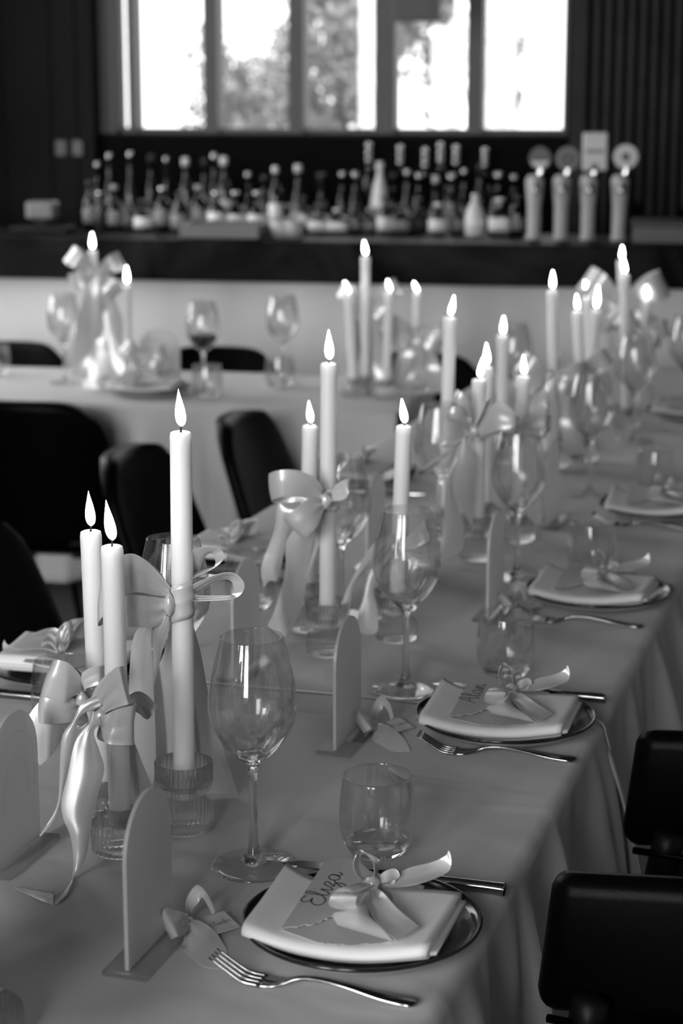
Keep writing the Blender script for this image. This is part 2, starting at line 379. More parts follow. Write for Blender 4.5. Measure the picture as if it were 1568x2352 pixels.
# bottles
M_BG = [mat('brown_glass', .003, .05, .5), mat('green_glass', .008, .05, .5), mat('smoked_glass', .022, .06, .5), mat('milk_glass', .7, .2, .5), glass_thin('clear_bottle_glass', .72, 1.7)]
M_LAB = [mat('white_label', .75, .7), mat('grey_label', .2, .7), mat('black_label', .03, .6)]
M_CAP = [mat('black_cap', .02, .4), mat('silver_cap', .6, .25, metal=1), mat('cork_cap', .35, .7), mat('white_cap', .75, .5)]
SHAPES = {   # (relative radius, relative height) outline, label span
 'wine': ([(.0, 0), (.95, 0), (1, .02), (1, .55), (.93, .62), (.55, .70), (.36, .76), (.34, .95), (.4, .955), (.4, 1)], (.15, .45)),
 'spirit': ([(.0, 0), (.95, 0), (1, .02), (1, .60), (.9, .66), (.45, .73), (.36, .78), (.36, .93), (.42, .94), (.42, 1)], (.14, .5)),
 'tall': ([(.0, 0), (.95, 0), (1, .02), (1, .48), (.8, .58), (.42, .7), (.33, .8), (.33, .94), (.4, .95), (.4, 1)], (.12, .4)),
 'squat': ([(.0, 0), (.8, 0), (.95, .05), (1, .3), (.92, .52), (.5, .62), (.27, .68), (.27, .88), (.36, .89), (.36, 1)], (.12, .45)),
 'round': ([(.0, 0), (.6, 0), (.9, .1), (1, .3), (.85, .48), (.4, .58), (.22, .64), (.22, .88), (.3, .89), (.3, 1)], (.2, .42)),
 'cone': ([(.0, 0), (.95, 0), (1, .02), (.95, .5), (.7, .68), (.42, .8), (.3, .86), (.3, .95), (.34, .96), (.34, 1)], (.1, .45)),
}
ORD = ['first', 'second', 'third', 'fourth', 'fifth', 'sixth', 'seventh', 'eighth', 'ninth', 'tenth', 'eleventh', 'twelfth', 'thirteenth', 'fourteenth', 'fifteenth', 'sixteenth', 'seventeenth', 'eighteenth', 'nineteenth', 'twentieth', 'twenty-first', 'twenty-second', 'twenty-third', 'twenty-fourth', 'twenty-fifth', 'twenty-sixth', 'twenty-seventh', 'twenty-eighth', 'twenty-ninth', 'thirtieth']
GN = ['dark brown', 'dark green', 'smoky grey', 'white', 'clear']; LN = ['white', 'grey', 'black']; CN = ['black', 'silver', 'cork', 'white']
def bottle(px, top, b, z0, wpx, shape, g, l, c, label):
    r, z1 = atB(px, top, b); rad = wpx/2*b/FPX; h = z1-z0
    prof, (l0, l1) = SHAPES[shape]
    t = thing('bottle', label, 'bottle', RB(r, b, z0), RA, 'bottles behind the bar')
    sq = 5 if (shape == 'spirit' and wpx > 44) else 0
    neck = [p for p in prof if p[1] <= .955]
    obj('glass_body', lathe([(p[0]*rad, p[1]*h) for p in neck]+[(0, neck[-1][1]*h)], 20, 0, sq), M_BG[g], t)
    k = 1.012
    if l is not None: obj('paper_label', lathe([(rad*.99, l0*h), (rad*k, l0*h), (rad*k, l1*h), (rad*.99, l1*h)], 20, 0, sq), M_LAB[l], t)
    cr_ = prof[-1][0]*rad
    obj('cap', lathe([(cr_*1.02, .9*h), (cr_*1.08, .9*h), (cr_*1.08, .995*h), (cr_*.9, h), (0, h)], 14), M_CAP[c], t)
front = [(205, 415, 34, 'wine', 0, 1, 0), (228, 440, 30, 'spirit', 2, 2, 1), (262, 425, 44, 'squat', 0, 1, 2), (296, 470, 30, 'wine', 1, 2, 0), (327, 458, 56, 'squat', 2, 0, 0), (372, 430, 40, 'spirit', 0, 1, 1),
         (412, 440, 44, 'cone', 2, 1, 0), (455, 425, 40, 'spirit', 0, 1, 2), (497, 440, 44, 'spirit', 2, 0, 1), (540, 440, 48, 'squat', 0, 0, 1), (590, 440, 46, 'squat', 2, 0, 1), (632, 382, 34, 'wine', 0, 0, 3),
         (662, 470, 30, 'spirit', 4, 0, 1), (695, 452, 36, 'spirit', 4, 0, 0), (735, 470, 56, 'squat', 4, 0, 0), (775, 480, 52, 'spirit', 4, 0, 1), (815, 470, 34, 'wine', 1, 1, 0), (848, 480, 32, 'spirit', 2, 1, 1),
         (882, 450, 34, 'cone', 4, 0, 0), (922, 470, 48, 'spirit', 2, 1, 0), (962, 455, 40, 'squat', 2, 2, 0), (1006, 466, 44, 'spirit', 4, 0, 3), (1050, 470, 34, 'wine', 2, 1, 0), (1091, 446, 46, 'cone', 3, 0, 3), (1148, 456, 50, 'spirit', 4, 0, 1), (1188, 450, 36, 'wine', 0, 1, 0)]
back = [(222, 372, 32, 'wine', 0, 2, 1), (249, 352, 30, 'tall', 2, 1, 1), (297, 348, 30, 'tall', 2, 1, 1), (345, 356, 30, 'wine', 0, 2, 0), (380, 360, 32, 'round', 2, 2, 1), (425, 362, 36, 'spirit', 2, 1, 3), (468, 366, 30, 'wine', 1, 2, 0),
        (490, 352, 30, 'tall', 0, 1, 1), (513, 360, 40, 'spirit', 2, 0, 3), (568, 396, 40, 'round', 4, 1, 1), (606, 404, 34, 'wine', 1, 2, 0), (684, 378, 40, 'tall', 2, 0, 3), (737, 398, 60, 'round', 2, 1, 0), (785, 395, 30, 'wine', 0, 2, 1),
        (815, 395, 34, 'tall', 1, 1, 1), (872, 372, 46, 'cone', 3, 1, 3), (902, 398, 30, 'wine', 0, 2, 0), (935, 390, 32, 'tall', 2, 1, 1), (962, 398, 34, 'spirit', 0, 2, 1), (1000, 404, 36, 'squat', 2, 1, 3), (1037, 400, 42, 'spirit', 2, 1, 1), (1066, 388, 30, 'tall', 0, 2, 1), (1102, 378, 32, 'wine', 2, 2, 0), (1144, 396, 40, 'spirit', 0, 2, 1), (1180, 402, 36, 'wine', 1, 1, 1)]
for row, lst, b, z0 in (('front row on bar', front, BF+.35, BTOP), ('back row behind bar', back, 6.6, ZC)):
    for i, (px, top, w, sh, g, l, c) in enumerate(lst):
        nm = {'wine': 'slender', 'spirit': 'straight', 'tall': 'long-necked', 'squat': 'squat', 'round': 'round-bellied', 'cone': 'cone-shouldered'}[sh]
        bottle(px, top, b+random.uniform(-.02, .02), z0, w, sh, g, l, c, '%s %s glass bottle, %s label, %s from left in %s' % (nm, GN[g], LN[l], ORD[i], row))
# decanters added on the step, their stacked chrome balls shaped to give bright glints
def decanter(px, k, label):
    r, _ = atB(px, 400, 6.90); z0 = ZC+.07; h = atB(px, 322+8*(k % 3), 6.90)[1]-z0-.02
    t = thing('decanter', label, 'decanter', RB(r, 6.90, z0), RA, 'decanters added for glints under the bar window')
    obj('vessel', lathe([(0, 0), (.028, 0), (.03, .01*1), (.03, h*.5), (.022, h*.6), (.011, h*.66), (.011, h*.74), (.014, h*.76), (0, h*.76)], 12), M_GL, t, False)
    
    for j in range(3): obj('glint_ball', lathe([(.013*math.sin(PI*q/10), h*.76+.012+.024*j-.013*math.cos(PI*q/10)) for q in range(11)], 16), M_CHROME, t)
for k, (px, lab) in enumerate([(846, 'first'), (918, 'second'), (975, 'third'), (1010, 'fourth'), (1046, 'fifth'), (1112, 'sixth')]):
    decanter(px, k, 'added cut glass decanter with chrome glint balls under the window, %s from the left' % lab)

# beer taps
def disc(r, n, th, teeth=0, amp=0):
    pts = [(r*(1+(amp*math.cos(teeth*2*PI*k/n) if teeth else 0))*math.cos(2*PI*k/n), r*(1+(amp*math.cos(teeth*2*PI*k/n) if teeth else 0))*math.sin(2*PI*k/n)) for k in range(n)]
    V, Fc = poly_plate(pts, -th/2, th/2); return [(x, z, y) for x, y, z in V], [tuple(reversed(q)) for q in Fc]
def shift(vf, x=0, y=0, z=0): return [(p[0]+x, p[1]+y, p[2]+z) for p in vf[0]], vf[1]
TBB = BF+.22
M_B1, M_B2, M_B3 = mat('badge_dark', .06, .4), mat('badge_pale', .55, .4), mat('badge_grey', .16, .4)
for k, (px, lab) in enumerate([(1228, 'chrome beer tap with a round half dark half pale badge'), (1290, 'chrome beer tap with a plain dark scalloped badge'), (1352, 'chrome beer tap with a tall rounded rectangular badge'), (1424, 'chrome beer tap with a pale ring badge, rightmost of the four')]):
    r, ztop = atB(px, 400, TBB); t = thing('beer_tap', lab, 'beer tap', RB(r, TBB, BTOP), RA+math.radians(4), 'beer taps on the bar')
    h = ztop-BTOP; a = .021
    obj('column', lathe([(0, 0), (a*1.15, 0), (a*1.1, .006), (a*.92, .012), (a*.95, h*.5), (a*1.22, h*.8), (a*1.25, h*.9), (a*.9, h*.98), (0, h)], 20), M_TAP, t)
    obj('spout', tube([(0, -.012, h*.86), (.002, -.06, h*.84), (.004, -.075, h*.74)], .008, 8, 8), M_CHROME, t)
    obj('lever', tube([(.012, 0, h*.97), (.018, 0, h+.01), (.016, 0, h+.025)], .008, 8, 6), M_CHROME, t)
    if k == 0:
        d = obj('badge', shift(disc(.032, 40, .01, 20, .02), .014, 0, h+.046), M_B1, t, False); obj('pale_panel', shift(poly_plate([(.028*math.cos(q), .028*math.sin(q)) for q in [PI+PI*.12+PI*.76*j/12 for j in range(13)]], 0, 0.001), 0, 0, 0) if 0 else (lambda pp: ([(x+.014, -.0062+zz, y+h+.046) for x, y, zz in pp[0]], pp[1]))(poly_plate([(.028*math.cos(q), .028*math.sin(q)) for q in [PI+PI*.1+PI*.8*j/12 for j in range(13)]], 0, .001)), M_B2, d, False)
    elif k == 1:
        d = obj('badge', shift(disc(.034, 84, .01, 21, .035), .016, 0, h+.044), M_B3, t, False); obj('inner_disc', shift(disc(.025, 32, .004), .016, -.006, h+.044), M_B1, d, False)
    elif k == 2:
        d = obj('badge', shift(rbox(-.036, .036, -.006, .006, -.055, .055, .0055, 3), .016, 0, h+.065), M_B2, t, False)
        obj('dark_band', shift(box(-.026, .026, -.0012, 0, -.006, .004), .016, -.006, h+.067), M_B3, d, False); obj('dark_mark', shift(disc(.011, 20, .002), .016, -.007, h+.02), M_B1, d, False)
    else:
        d = obj('badge', shift(disc(.035, 84, .01, 21, .03), .014, 0, h+.05), M_B2, t, False); obj('dark_centre', shift(disc(.012, 24, .003), .014, -.006, h+.05), M_B1, d, False)
# things lying on the bar top
def on_bar(name, label, cat, px, b): return thing(name, label, cat, RB(atB(px, 545, b)[0], b, BTOP), RA)
t = on_bar('serving_tray', 'shallow grey metal tray on the bar top left of centre', 'tray', 520, BF+.13)
obj('tray_base', rbox(-.115, .115, -.09, .09, .002, .012, .004), M_TAP, t, False); obj('tray_rim', merge(rbox(-.12, .12, -.095, -.085, .002, .045, .003), rbox(-.12, .12, .085, .095, .002, .045, .003), rbox(-.12, -.11, -.085, .085, .002, .045, .003), rbox(.11, .12, -.085, .085, .002, .045, .003)), mat('grey_tray', .12, .35), t, False)
t = on_bar('drip_box', 'dark rectangular box at the right end of the bar beside the taps', 'box', 1540, BF+.2)
obj('box_body', rbox(-.11, .16, -.12, .12, 0, .05, .004), mat('dark_box', .03, .4), t, False); obj('lid', rbox(-.113, .163, -.123, .123, .05, .06, .003), mat('dark_lid', .05, .4), t, False)
t = on_bar('card_terminal', 'small pale machine on dark feet at the left end of the bar', 'machine', 100, BF+.25)
obj('housing', rbox(-.045, .045, -.035, .035, .04, .095, .01, 3), mat('terminal_shell', .13, .4), t, False); obj('base_plate', rbox(-.09, .09, -.05, .05, 0, .018, .005), M_PIPE, t, False); obj('neck', rbox(-.02, .02, -.02, .02, .018, .042, .004), M_PIPE, t, False)
for k, (px, lab) in enumerate([(645, 'upturned pale glass bowl on the bar right of the grey tray'), (672, 'small pale glass bowl on the bar, rightmost of the two bowls')]):
    t = on_bar('glass_bowl', lab, 'bowl', px, BF+.14); obj('bowl_body', lathe([(0, 0), (.02, 0), (.03, .012), (.036, .05), (.034, .05), (.028, .014), (0, .005)], 24), mat('milky_bowl', .5, .25), t)
    obj('foot_ring', lathe([(.016, -.0005), (.021, -.0005), (.021, .004), (.016, .004)], 20), mat('milky_bowl', .5, .25), t)
# hanging sign box by the fourth window pane
r, z = atB(950, 48, 6.9)
t = thing('hanging_lamp_box', 'dark rectangular box hanging before the window mullion at the top', 'lamp', RB(r, 6.95, z), RA)
obj('housing', rbox(-.075, .085, -.05, .05, 0, .13, .008), M_JAMB, t, False); obj('cable', tube([(0, 0, .13), (0, 0, .8), (0, 0, 3.1-z)], .004, 6, 4), M_PIPE, t)

# ------------------------------------------------------------------ tables and cloths
VR, VL = -.340, -1.115
def board_table(v0, v1, u0, u1, rot, frame, label):
    o = thing('banquet_table', label, 'table', (0, 0, 0), rot)
    obj('table_top', rbox(v0+.004, v1-.004, u0, u1, TZ-.035, TZ-.003, .006), M_WOOD, o, False)
    for v in (v0+.09, v1-.09):
        for u in (u0+.09, u1-.09): obj('leg', rbox(v-.02, v+.02, u-.02, u+.02, 0, TZ-.035, .004), M_PIPE, o, False)
    return o
def cloth(name, label, v0, v1, u0, u1, rot, seed, ends=(0, 0), hang=.44, lift=0, du=.0125):
    """linen laid over a table: flat top, rounded edges, hanging folds on the long sides (and on the ends asked for)"""
    rr = .014; z0 = TZ+lift
    sec = []                       # (outward distance beyond the flat part sign, drop)
    half = [(0, 0)]
    for k in range(1, 6): a = PI/2*k/5; half.append((rr*math.sin(a), rr*(1-math.cos(a))))
    for k in range(1, 17): half.append((rr, rr+hang*k/16))
    nv = 34; V, Fc = [], []
    nu = max(8, int((u1-u0)/du)); us = [u0+(u1-u0)*k/nu for k in range(nu+1)]
    ss = [(-1, d) for d in reversed(half[1:])]+[(0, k/nv) for k in range(nv+1)]+[(1, d) for d in half[1:]]
    def fold(u, drop, sd, nrm):
        f = max(0, drop-rr)/hang
        w = .020*noise.noise((u*5.5+seed*7, sd*3.1, drop*1.2))+.012*math.sin(u*31+seed+2.2*noise.noise((u*3, drop*2, seed)))+.007*noise.noise((u*26, drop*2.5, sd+seed))+.0035*math.sin(u*88+3*noise.noise((u*5, drop*1.5, seed)))
        return (.014+w*1.9)*min(1, f*2.6)**.8+.03*f*f
    for u in us:
        for sgn, d in ss:
            if sgn == 0:
                v = v0+rr+(v1-v0-2*rr)*d
                p = Vector((v, u, z0+.0011*noise.noise((v*6, u*4, seed))+.0010*abs(noise.noise((v*3+u*9, u*2.2-v*5, seed+3)))+.0008*math.sin(v*9+u*2)*noise.noise((u*14, v*2, seed))))
            else:
                edge = v1-rr if sgn > 0 else v0+rr
                out = d[0]+(fold(u, d[1], sgn, 0) if d[1] > rr else 0)
                p = Vector((edge+sgn*out, u, z0-d[1]))
            V.append(p)
    w = len(ss)
    for i in range(nu):
        for k in range(w-1): a = i*w+k; Fc.append((a, a+1, a+w+1, a+w))
    bmesh_parts = [(V, Fc)]
    for e, (u, sg) in zip(ends, ((u0, -1), (u1, 1))):
        if not e: continue
        V2, F2 = [], []; n = int((v1-v0)/du)
        vs = [v0+rr+(v1-v0-2*rr)*k/n for k in range(n+1)]
        for v in vs:
            for d in half:
                out = d[0]+(fold(v+9, d[1], sg, 0) if d[1] > rr else 0)
                V2.append(Vector((v, u+sg*out, z0-d[1])))
        hw = len(half)
        for i in range(n):
            for k in range(hw-1): a = i*hw+k; q = (a, a+1, a+hw+1, a+hw); F2.append(q)
        bmesh_parts.append((V2, F2))
    o = obj(name, merge(*bmesh_parts), M_CLOTH, None, True, (0, 0, 0), (0, 0, rot))
    so = o.modifiers.new('cloth_thickness', 'SOLIDIFY'); so.thickness = .0009; so.offset = -1
    hm = None
    for i, (u, on) in enumerate(((u0, 0), (u1, 1))):
        if on and not ends[1]:   # stitched hem where this cloth overlaps the next
            pts = [V[nu*w+k]+Vector((0, 0, .0008)) for k in range(0, w, 1)]
            hm = obj('hem', tube(pts, .0010, 5, 1, False), M_CLOTH, o)
    return tag(o, label, 'tablecloth')
for u0, u1, lab in ((.98, 2.08, 'folding table carrying the nearest place settings'), (2.09, 3.19, 'middle folding table of the long row'), (3.20, 5.06, 'farthest folding table of the long row, towards the bar')):
    board_table(VL+.014, VR-.014, u0, u1, TA, None, lab+' under linen')
cloth('tablecloth', 'linen cloth under the nearest plate, its hem crossing the table beside the second plate', VL, VR, .95, 2.105, TA, 1, (1, 0), .44, .0022)
cloth('tablecloth', 'linen cloth under the third plate in the middle of the long table', VL+.002, VR-.002, 2.085, 3.20, TA, 5, (0, 0), .44, .0010)
cloth('tablecloth', 'linen cloth on the far end of the long table before the bar', VL+.004, VR-.004, 3.18, 5.08, TA, 9, (0, 1), .44, 0)
# the second table, parallel to the bar
T2F, T2B = 4.27, 4.83; T2L = -2.3; T2R = .0
pr = tab(985, 945); T2R = pr.x*RC+pr.y*RS-.055
board_table(T2L+.014, T2R-.014, T2F+.014, T2B-.014, RA, None, 'folding table standing across in front of the bar under linen')
cl2 = cloth('tablecloth', 'linen cloth on the table standing across in front of the bar', T2L, T2R, T2F, T2B, RA, 12, (1, 1), .40, 0)

# ------------------------------------------------------------------ chairs
def superq(s): return s
def make_chair(label, low=False):
    t = thing('dining_chair', label, 'chair')
    # local: seat faces +y, backrest at -y ; z up
    nx, nz = 22, 16; V, Fc = [], []
    w, zb, zt = .205, .43, .785
    for side in (0, 1):
        for j in range(nz+1):
            f = j/nz; z = zb+(zt-zb)*f
            ww = w*(1.02-.16*f*f); 
            top = max(0, (f-.80)/.20); ww *= (1-.16*(1-math.sqrt(max(0, 1-top*top))))
            for i in range(nx+1):
                x = -1+2*i/nx; cy = -.215-.10*f+.055*x*x*(1-.35*f)
                th = .020*(1-.55*abs(x)**6)
                V.append((x*ww, cy+(th if side == 0 else -th), z-.030*f*(abs(x)**5)))
    N = (nx+1)*(nz+1); ww = nx+1
    for j in range(nz):
        for i in range(nx):
            a = j*ww+i; Fc.append((a, a+ww, a+ww+1, a+1)); Fc.append((N+a, N+a+1, N+a+ww+1, N+a+ww))
    for i in range(nx): a = nz*ww+i; Fc.append((a, N+a, N+a+1, a+1)); a = i; Fc.append((a, a+1, N+a+1, N+a))
    for j in range(nz): a = j*ww; Fc.append((a, N+a, N+a+ww, a+ww)); a = j*ww+nx; Fc.append((a, a+ww, N+a+ww, N+a))
    obj('backrest', (V, Fc), M_LEATHER, t)
    # seat pad
    S = lathe([(0, -.035), (.205, -.035), (.228, -.02), (.232, 0), (.22, .018), (.15, .022), (0, .018)], 40, 0, 4)
    obj('seat', ([(x, y, z+.445) for x, y, z in S[0]], S[1]), M_LEATHER, t)
    for sx in (-1, 1):
        for sy in (-1, 1):
            obj('leg', tube([(sx*.15, sy*.15, .412), (sx*.19, sy*.19, .2), (sx*.215, sy*.21, 0)], lambda s: .014-.004*s, 8, 6), M_PIPE, t)
    obj('under_frame', merge(rbox(-.165, .165, -.16, -.14, .39, .411, .004), rbox(-.165, .165, .14, .16, .39, .411, .004), rbox(-.165, -.145, -.14, .14, .39, .411, .004), rbox(.145, .165, -.14, .14, .39, .411, .004)), M_PIPE, t, False)
    return t
def make_low_chair(label):
    t = thing('dining_chair', label, 'chair')
    V, Fc = rbox(-.23, .23, -.255, -.215, .632, .772, .018, 3)
    V = [(x*(1.03-.45*(z-.632)), y-.10*(z-.632)+.05*(x/.23)**2, z) for x, y, z in V]
    bk = obj('backrest', (V, Fc), M_LEATHER, t)
    obj('seam', tube([(-.225, -.225, .637), (-.1, -.262, .637), (0, -.27, .637), (.1, -.262, .637), (.225, -.225, .637)], .004, 6, 16), M_LEATHER, bk)
    S = lathe([(0, -.035), (.185, -.035), (.205, -.02), (.208, 0), (.2, .018), (.13, .022), (0, .018)], 40, 0, 4)
    obj('seat', ([(x, y, z+.445) for x, y, z in S[0]], S[1]), M_LEATHER, t)
    for sx in (-1, 1):
        obj('post', tube([(sx*.185, -.225, .66), (sx*.195, -.21, .56), (sx*.17, -.18, .43), (sx*.2, -.22, .2), (sx*.215, -.24, 0)], .018, 8, 16), M_PIPE, t)
        obj('leg', tube([(sx*.15, .14, .412), (sx*.18, .16, .2), (sx*.2, .175, 0)], .012, 8, 6), M_PIPE, t)
    obj('rail', tube([(-.195, -.20, .555), (0, -.225, .56), (.195, -.20, .555)], .010, 8, 12), M_PIPE, t)
    return t
ch0 = make_chair('large black chair seen from behind at the bar-side table')
def seat_at(o, back_pt, facing):   # put the middle of the top of the backrest over back_pt, seat pointing along facing (world angle)
    o.rotation_euler = (0, 0, facing-PI/2); f = Vector((math.cos(facing), math.sin(facing)))
    o.location = (back_pt[0]+f.x*.30, back_pt[1]+f.y*.30, 0)
h_ = .785-TZ
GCH = 'black chairs'
ub, vb = PI/2+TA, TA           # world angle of +u and +v
def chair_copy(label, back, facing):
    c = copy_tree(ch0); c['label'] = label; c['group'] = GCH; seat_at(c, back, facing); return c
ch0['group'] = GCH
seat_at(ch0, tab(70, 932, h_-.01)+Vector((-.02, 0, 0)), PI/2+RA+.02)
chair_copy('black leather chair side-on at the long table, its back behind the tall front candle', (-.415, 3.66), TA+.05)
chair_copy('black leather chair side-on at the long table, right of the tall front candle', (-.222, 4.07), TA+.05)
chair_copy('black leather chair cut by the left edge beside the two front candles', (-.615, 2.96), TA+.03)
chair_copy('black chair back beyond the bar-side table, behind its two wine glasses', (tab(500, 798, h_).x, tab(500, 798, h_).y+.0), -PI/2+RA)
chair_copy('black chair back on the far side of the bar-side table at the left edge', (tab(20, 786, h_).x, tab(20, 786, h_).y), -PI/2+RA)
chair_copy('black chair back half hidden by ribbons of the far candle group', (tab(965, 812, h_).x, tab(965, 812, h_).y), -PI/2+RA-.1)
e = tab(1492, 1674, .022); cE = make_low_chair('black upholstered low-back chair at the right edge beside the second plate'); cE['group'] = GCH
cE.rotation_euler = (0, 0, math.radians(-6)); cE.location = (e.x+.23, e.y+.18, 0)
e = tab(1322, 2008, .022); cF = copy_tree(cE); cF['label'] = 'black upholstered low-back chair in the lower right corner beside the nearest plate'
cF.rotation_euler = (0, 0, math.radians(-8)); cF.location = (e.x+.23, e.y+.18, 0)

# ------------------------------------------------------------------ candles and holders
def flame_mesh(h, w, lean=0.0):
    prof = []; n = 14; V, Fc = [], []; rings = []
    for k in range(n+1):
        t = k/n; r = w*(math.sin(PI*min(1, t**.62*.98+.02)))**1.0*(1-.25*t) if 0 < k < n else 0
        ox = lean*h*(t-.15*t*t); z = t*h
        if r < 1e-6: rings.append([len(V)]); V.append((ox, 0, z)); continue
        row = []
        for j in range(10): a = 2*PI*j/10; row.append(len(V)); V.append((ox+r*math.cos(a), r*math.sin(a), z))
        rings.append(row)
    for a, b in zip(rings, rings[1:]):
        for j in range(10):
            k2 = (j+1) % 10
            if len(a) == 1: Fc.append((a[0], b[k2], b[j]))
            elif len(b) == 1: Fc.append((a[j], a[k2], b[0]))
            else: Fc.append((a[j], a[k2], b[k2], b[j]))
    return V, Fc
RIB = .035
def dome_holder(label, loc, rz=0, ribs=30):
    t = thing('candle_holder', label, 'candle holder', loc, rz, 'ribbed glass candle holders'); n = ribs*4
    obj('ribbed_base', lathe([(0, .0005), (.024, .0005), (.0268, .003, RIB), (.0275, .012, RIB), (.0275, .026, RIB), (.0262, .031, RIB), (.021, .036, RIB*.8), (.0155, .040, RIB*.5), (.0145, .044), (.0125, .045), (.0118, .044), (.0114, .026), (0, .026)], n, ribs), M_GL, t)
    return t
def cup_holder(label, loc, rz=0, ribs=36):
    t = thing('candle_holder', label, 'candle holder', loc, rz, 'ribbed glass candle holders'); n = ribs*4
    obj('ribbed_base', lathe([(0, .0005), (.024, .0005), (.0265, .003, RIB), (.0272, .010, RIB), (.0272, .022, RIB), (.0255, .028, RIB), (.019, .032, RIB*.6), (.0150, .0345), (0, .0345)], n, ribs), M_GL, t)
    obj('ribbed_cup', lathe([(0, .035), (.0155, .035), (.0205, .0385, RIB*.6), (.0255, .0435, RIB), (.0275, .050, RIB), (.0279, .070, RIB), (.0272, .0708), (.0252, .070), (.0246, .052), (.020, .0465), (.0123, .0455), (.0116, .044), (.0113, .037), (0, .037)], n, ribs), M_GL, t)
    return t
CR = .0106
def candle(label, top_px, flame_tip_py, Y, xbase, z0, lean=0.0, drip=0, yb=None):
    top = atY(top_px[0], top_px[1], Y); base = Vector((xbase, Y if yb is None else yb, TZ+z0))
    ax = top-base; h = ax.length; q = Vector((0, 0, 1)).rotation_difference(ax.normalized())
    t = thing('taper_candle', label, 'candle', base, 0, 'lit taper candles'); t.rotation_mode = 'QUATERNION'; t.rotation_quaternion = q
    r = CR; flare = 1.06 if drip else 1.0
    obj('wax_stick', lathe([(0, 0), (r*.96, 0), (r, .004), (r, h*.5), (r*.985, h-.03), (r*.99*flare, h-.012), (r*1.0*flare, h-.006), (r*.93*flare, h-.0015), (r*.7, h-.0004), (r*.3, h-.0012), (0, h-.0014)], 28), M_WAX, t)
    obj('wick', tube([(0, 0, h-.003), (.0004, 0, h+.005), (.0016+lean*.004, 0, h+.0105)], lambda s: .0011*(1-.35*s), 6, 6), M_WICK, t)
    fh = (top-atY(top_px[0], flame_tip_py, Y)).length
    f = obj('flame', flame_mesh(fh*.90, max(.0044, min(.0056, fh*.135)), lean), M_FLAME, t, True, (.0008, 0, h+fh*.10))
    f.rotation_mode = 'QUATERNION'; f.rotation_quaternion = q.inverted()
    return t, q
def holder_xy(px, py): p = tab(px, py); return p
Yc1, Yc2, Yc3 = 1.800, 1.722, 1.778
CLN = ['front', 'second', 'third', 'fourth', 'far right']
def set_candle(label, hlabel, top, tip, basepx, Y, kind='dome', lean=0.0, drip=0):
    x = (basepx-784)/FPX; r = ray(basepx, 1500)
    # base x from the pixel column at table height
    zc = .026 if kind == 'dome' else .038
    # solve column: depth at (Y, TZ)
    dep = Y*math.cos(PITCH)+(CAMZ-TZ-zc)*math.sin(PITCH); xb = x*dep
    c, q = candle(label, top, tip, Y, xb, zc+.0004, lean, drip)
    d = (dome_holder if kind == 'dome' else cup_holder)(hlabel, (xb, Y, TZ+.002), random.random()*6)
    return c
set_candle('left of the two short leaning candles in the front group', 'dome-shaped ribbed glass holder under the leftmost front candle, behind the ribbon tails', (208, 1218), 1127, 236, Yc1, 'dome', -.06)
set_candle('right of the two short leaning candles, tilted, in the front group', 'dome-shaped ribbed glass holder nearest the camera under the tilted candle', (257, 1252), 1148, 277, Yc2, 'dome', -.16)
set_candle('tallest sharp white candle of the front group with a big bow', 'cup-shaped ribbed glass holder under the tallest front candle', (415, 990), 893, 423, Yc3, 'cup', -.08)
set_candle('left shorter candle of the second group, behind the bow', 'ribbed glass holder under the left candle of the second group', (712, 976), 920, 705, 2.50, 'cup', -.10)
set_candle('tall candle with a bow in the middle of the second group', 'ribbed glass holder under the tall bow-tied candle of the second group', (755, 833), 757, 752, 2.385, 'cup', -.03)
set_candle('right candle of the second group standing behind the second wine glass', 'ribbed glass holder behind the stem of the second wine glass', (928, 977), 915, 910, 2.45, 'cup', -.16)
set_candle('tall pale candle at the left of the third group', 'ribbed glass holder under the tall left candle of the third group', (1033, 728), 678, 1020, 3.08, 'dome', .2, 1)
set_candle('front candle in the middle of the third group', 'ribbed glass holder under the middle front candle of the third group', (1100, 870), 820, 1096, 2.90, 'cup', .14, 1)
set_candle('candle half hidden behind the middle candle of the third group', 'ribbed glass holder hidden behind the middle of the third group', (1117, 842), 787, 1113, 3.12, 'dome', -.05, 1)
set_candle('right candle of the third group rising from behind the third wine glass', 'ribbed glass holder behind the third wine glass', (1202, 863), 815, 1188, 3.02, 'dome', -.06, 1)
set_candle('left candle of the fourth group, between the third group and the tall one', 'ribbed glass holder under the left candle of the fourth group', (1154, 769), 725, 1152, 3.70, 'dome', .02, 1)
set_candle('tallest candle of the fourth group, shaded, before the bar front', 'ribbed glass holder under the tallest candle of the fourth group', (1268, 666), 620, 1272, 3.66, 'dome', -.02, 1)
set_candle('right candle of the fourth group behind the fourth wine glass', 'ribbed glass holder under the right candle of the fourth group', (1325, 713), 675, 1340, 3.72, 'dome', -.1, 1)
set_candle('leftmost thin candle of the far right group', 'ribbed glass holder under the leftmost candle of the far right group', (1348, 682), 643, 1352, 4.38, 'dome', -.25, 1)
set_candle('second candle from the left in the far right group', 'ribbed glass holder under the second candle of the far right group', (1368, 711), 655, 1352, 4.20, 'dome', .06, 1)
set_candle('dark shaded tall candle in the middle of the far right group', 'ribbed glass holder under the shaded tall candle of the far right group', (1434, 630), 586, 1438, 4.10, 'dome', -.2, 1)
set_candle('tallest bright candle at the back of the far right group', 'ribbed glass holder under the tallest candle of the far right group', (1427, 597), 563, 1428, 4.45, 'dome', 0, 1)
set_candle('rightmost candle of the far right group', 'ribbed glass holder under the rightmost candle of the far right group', (1484, 688), 656, 1462, 4.36, 'dome', -.1, 1)
set_candle('tallest candle on the bar-side table in its middle group', 'ribbed glass holder under the tallest candle of the bar-side middle group', (839, 588), 552, 838, 4.58, 'dome', -.15, 1)
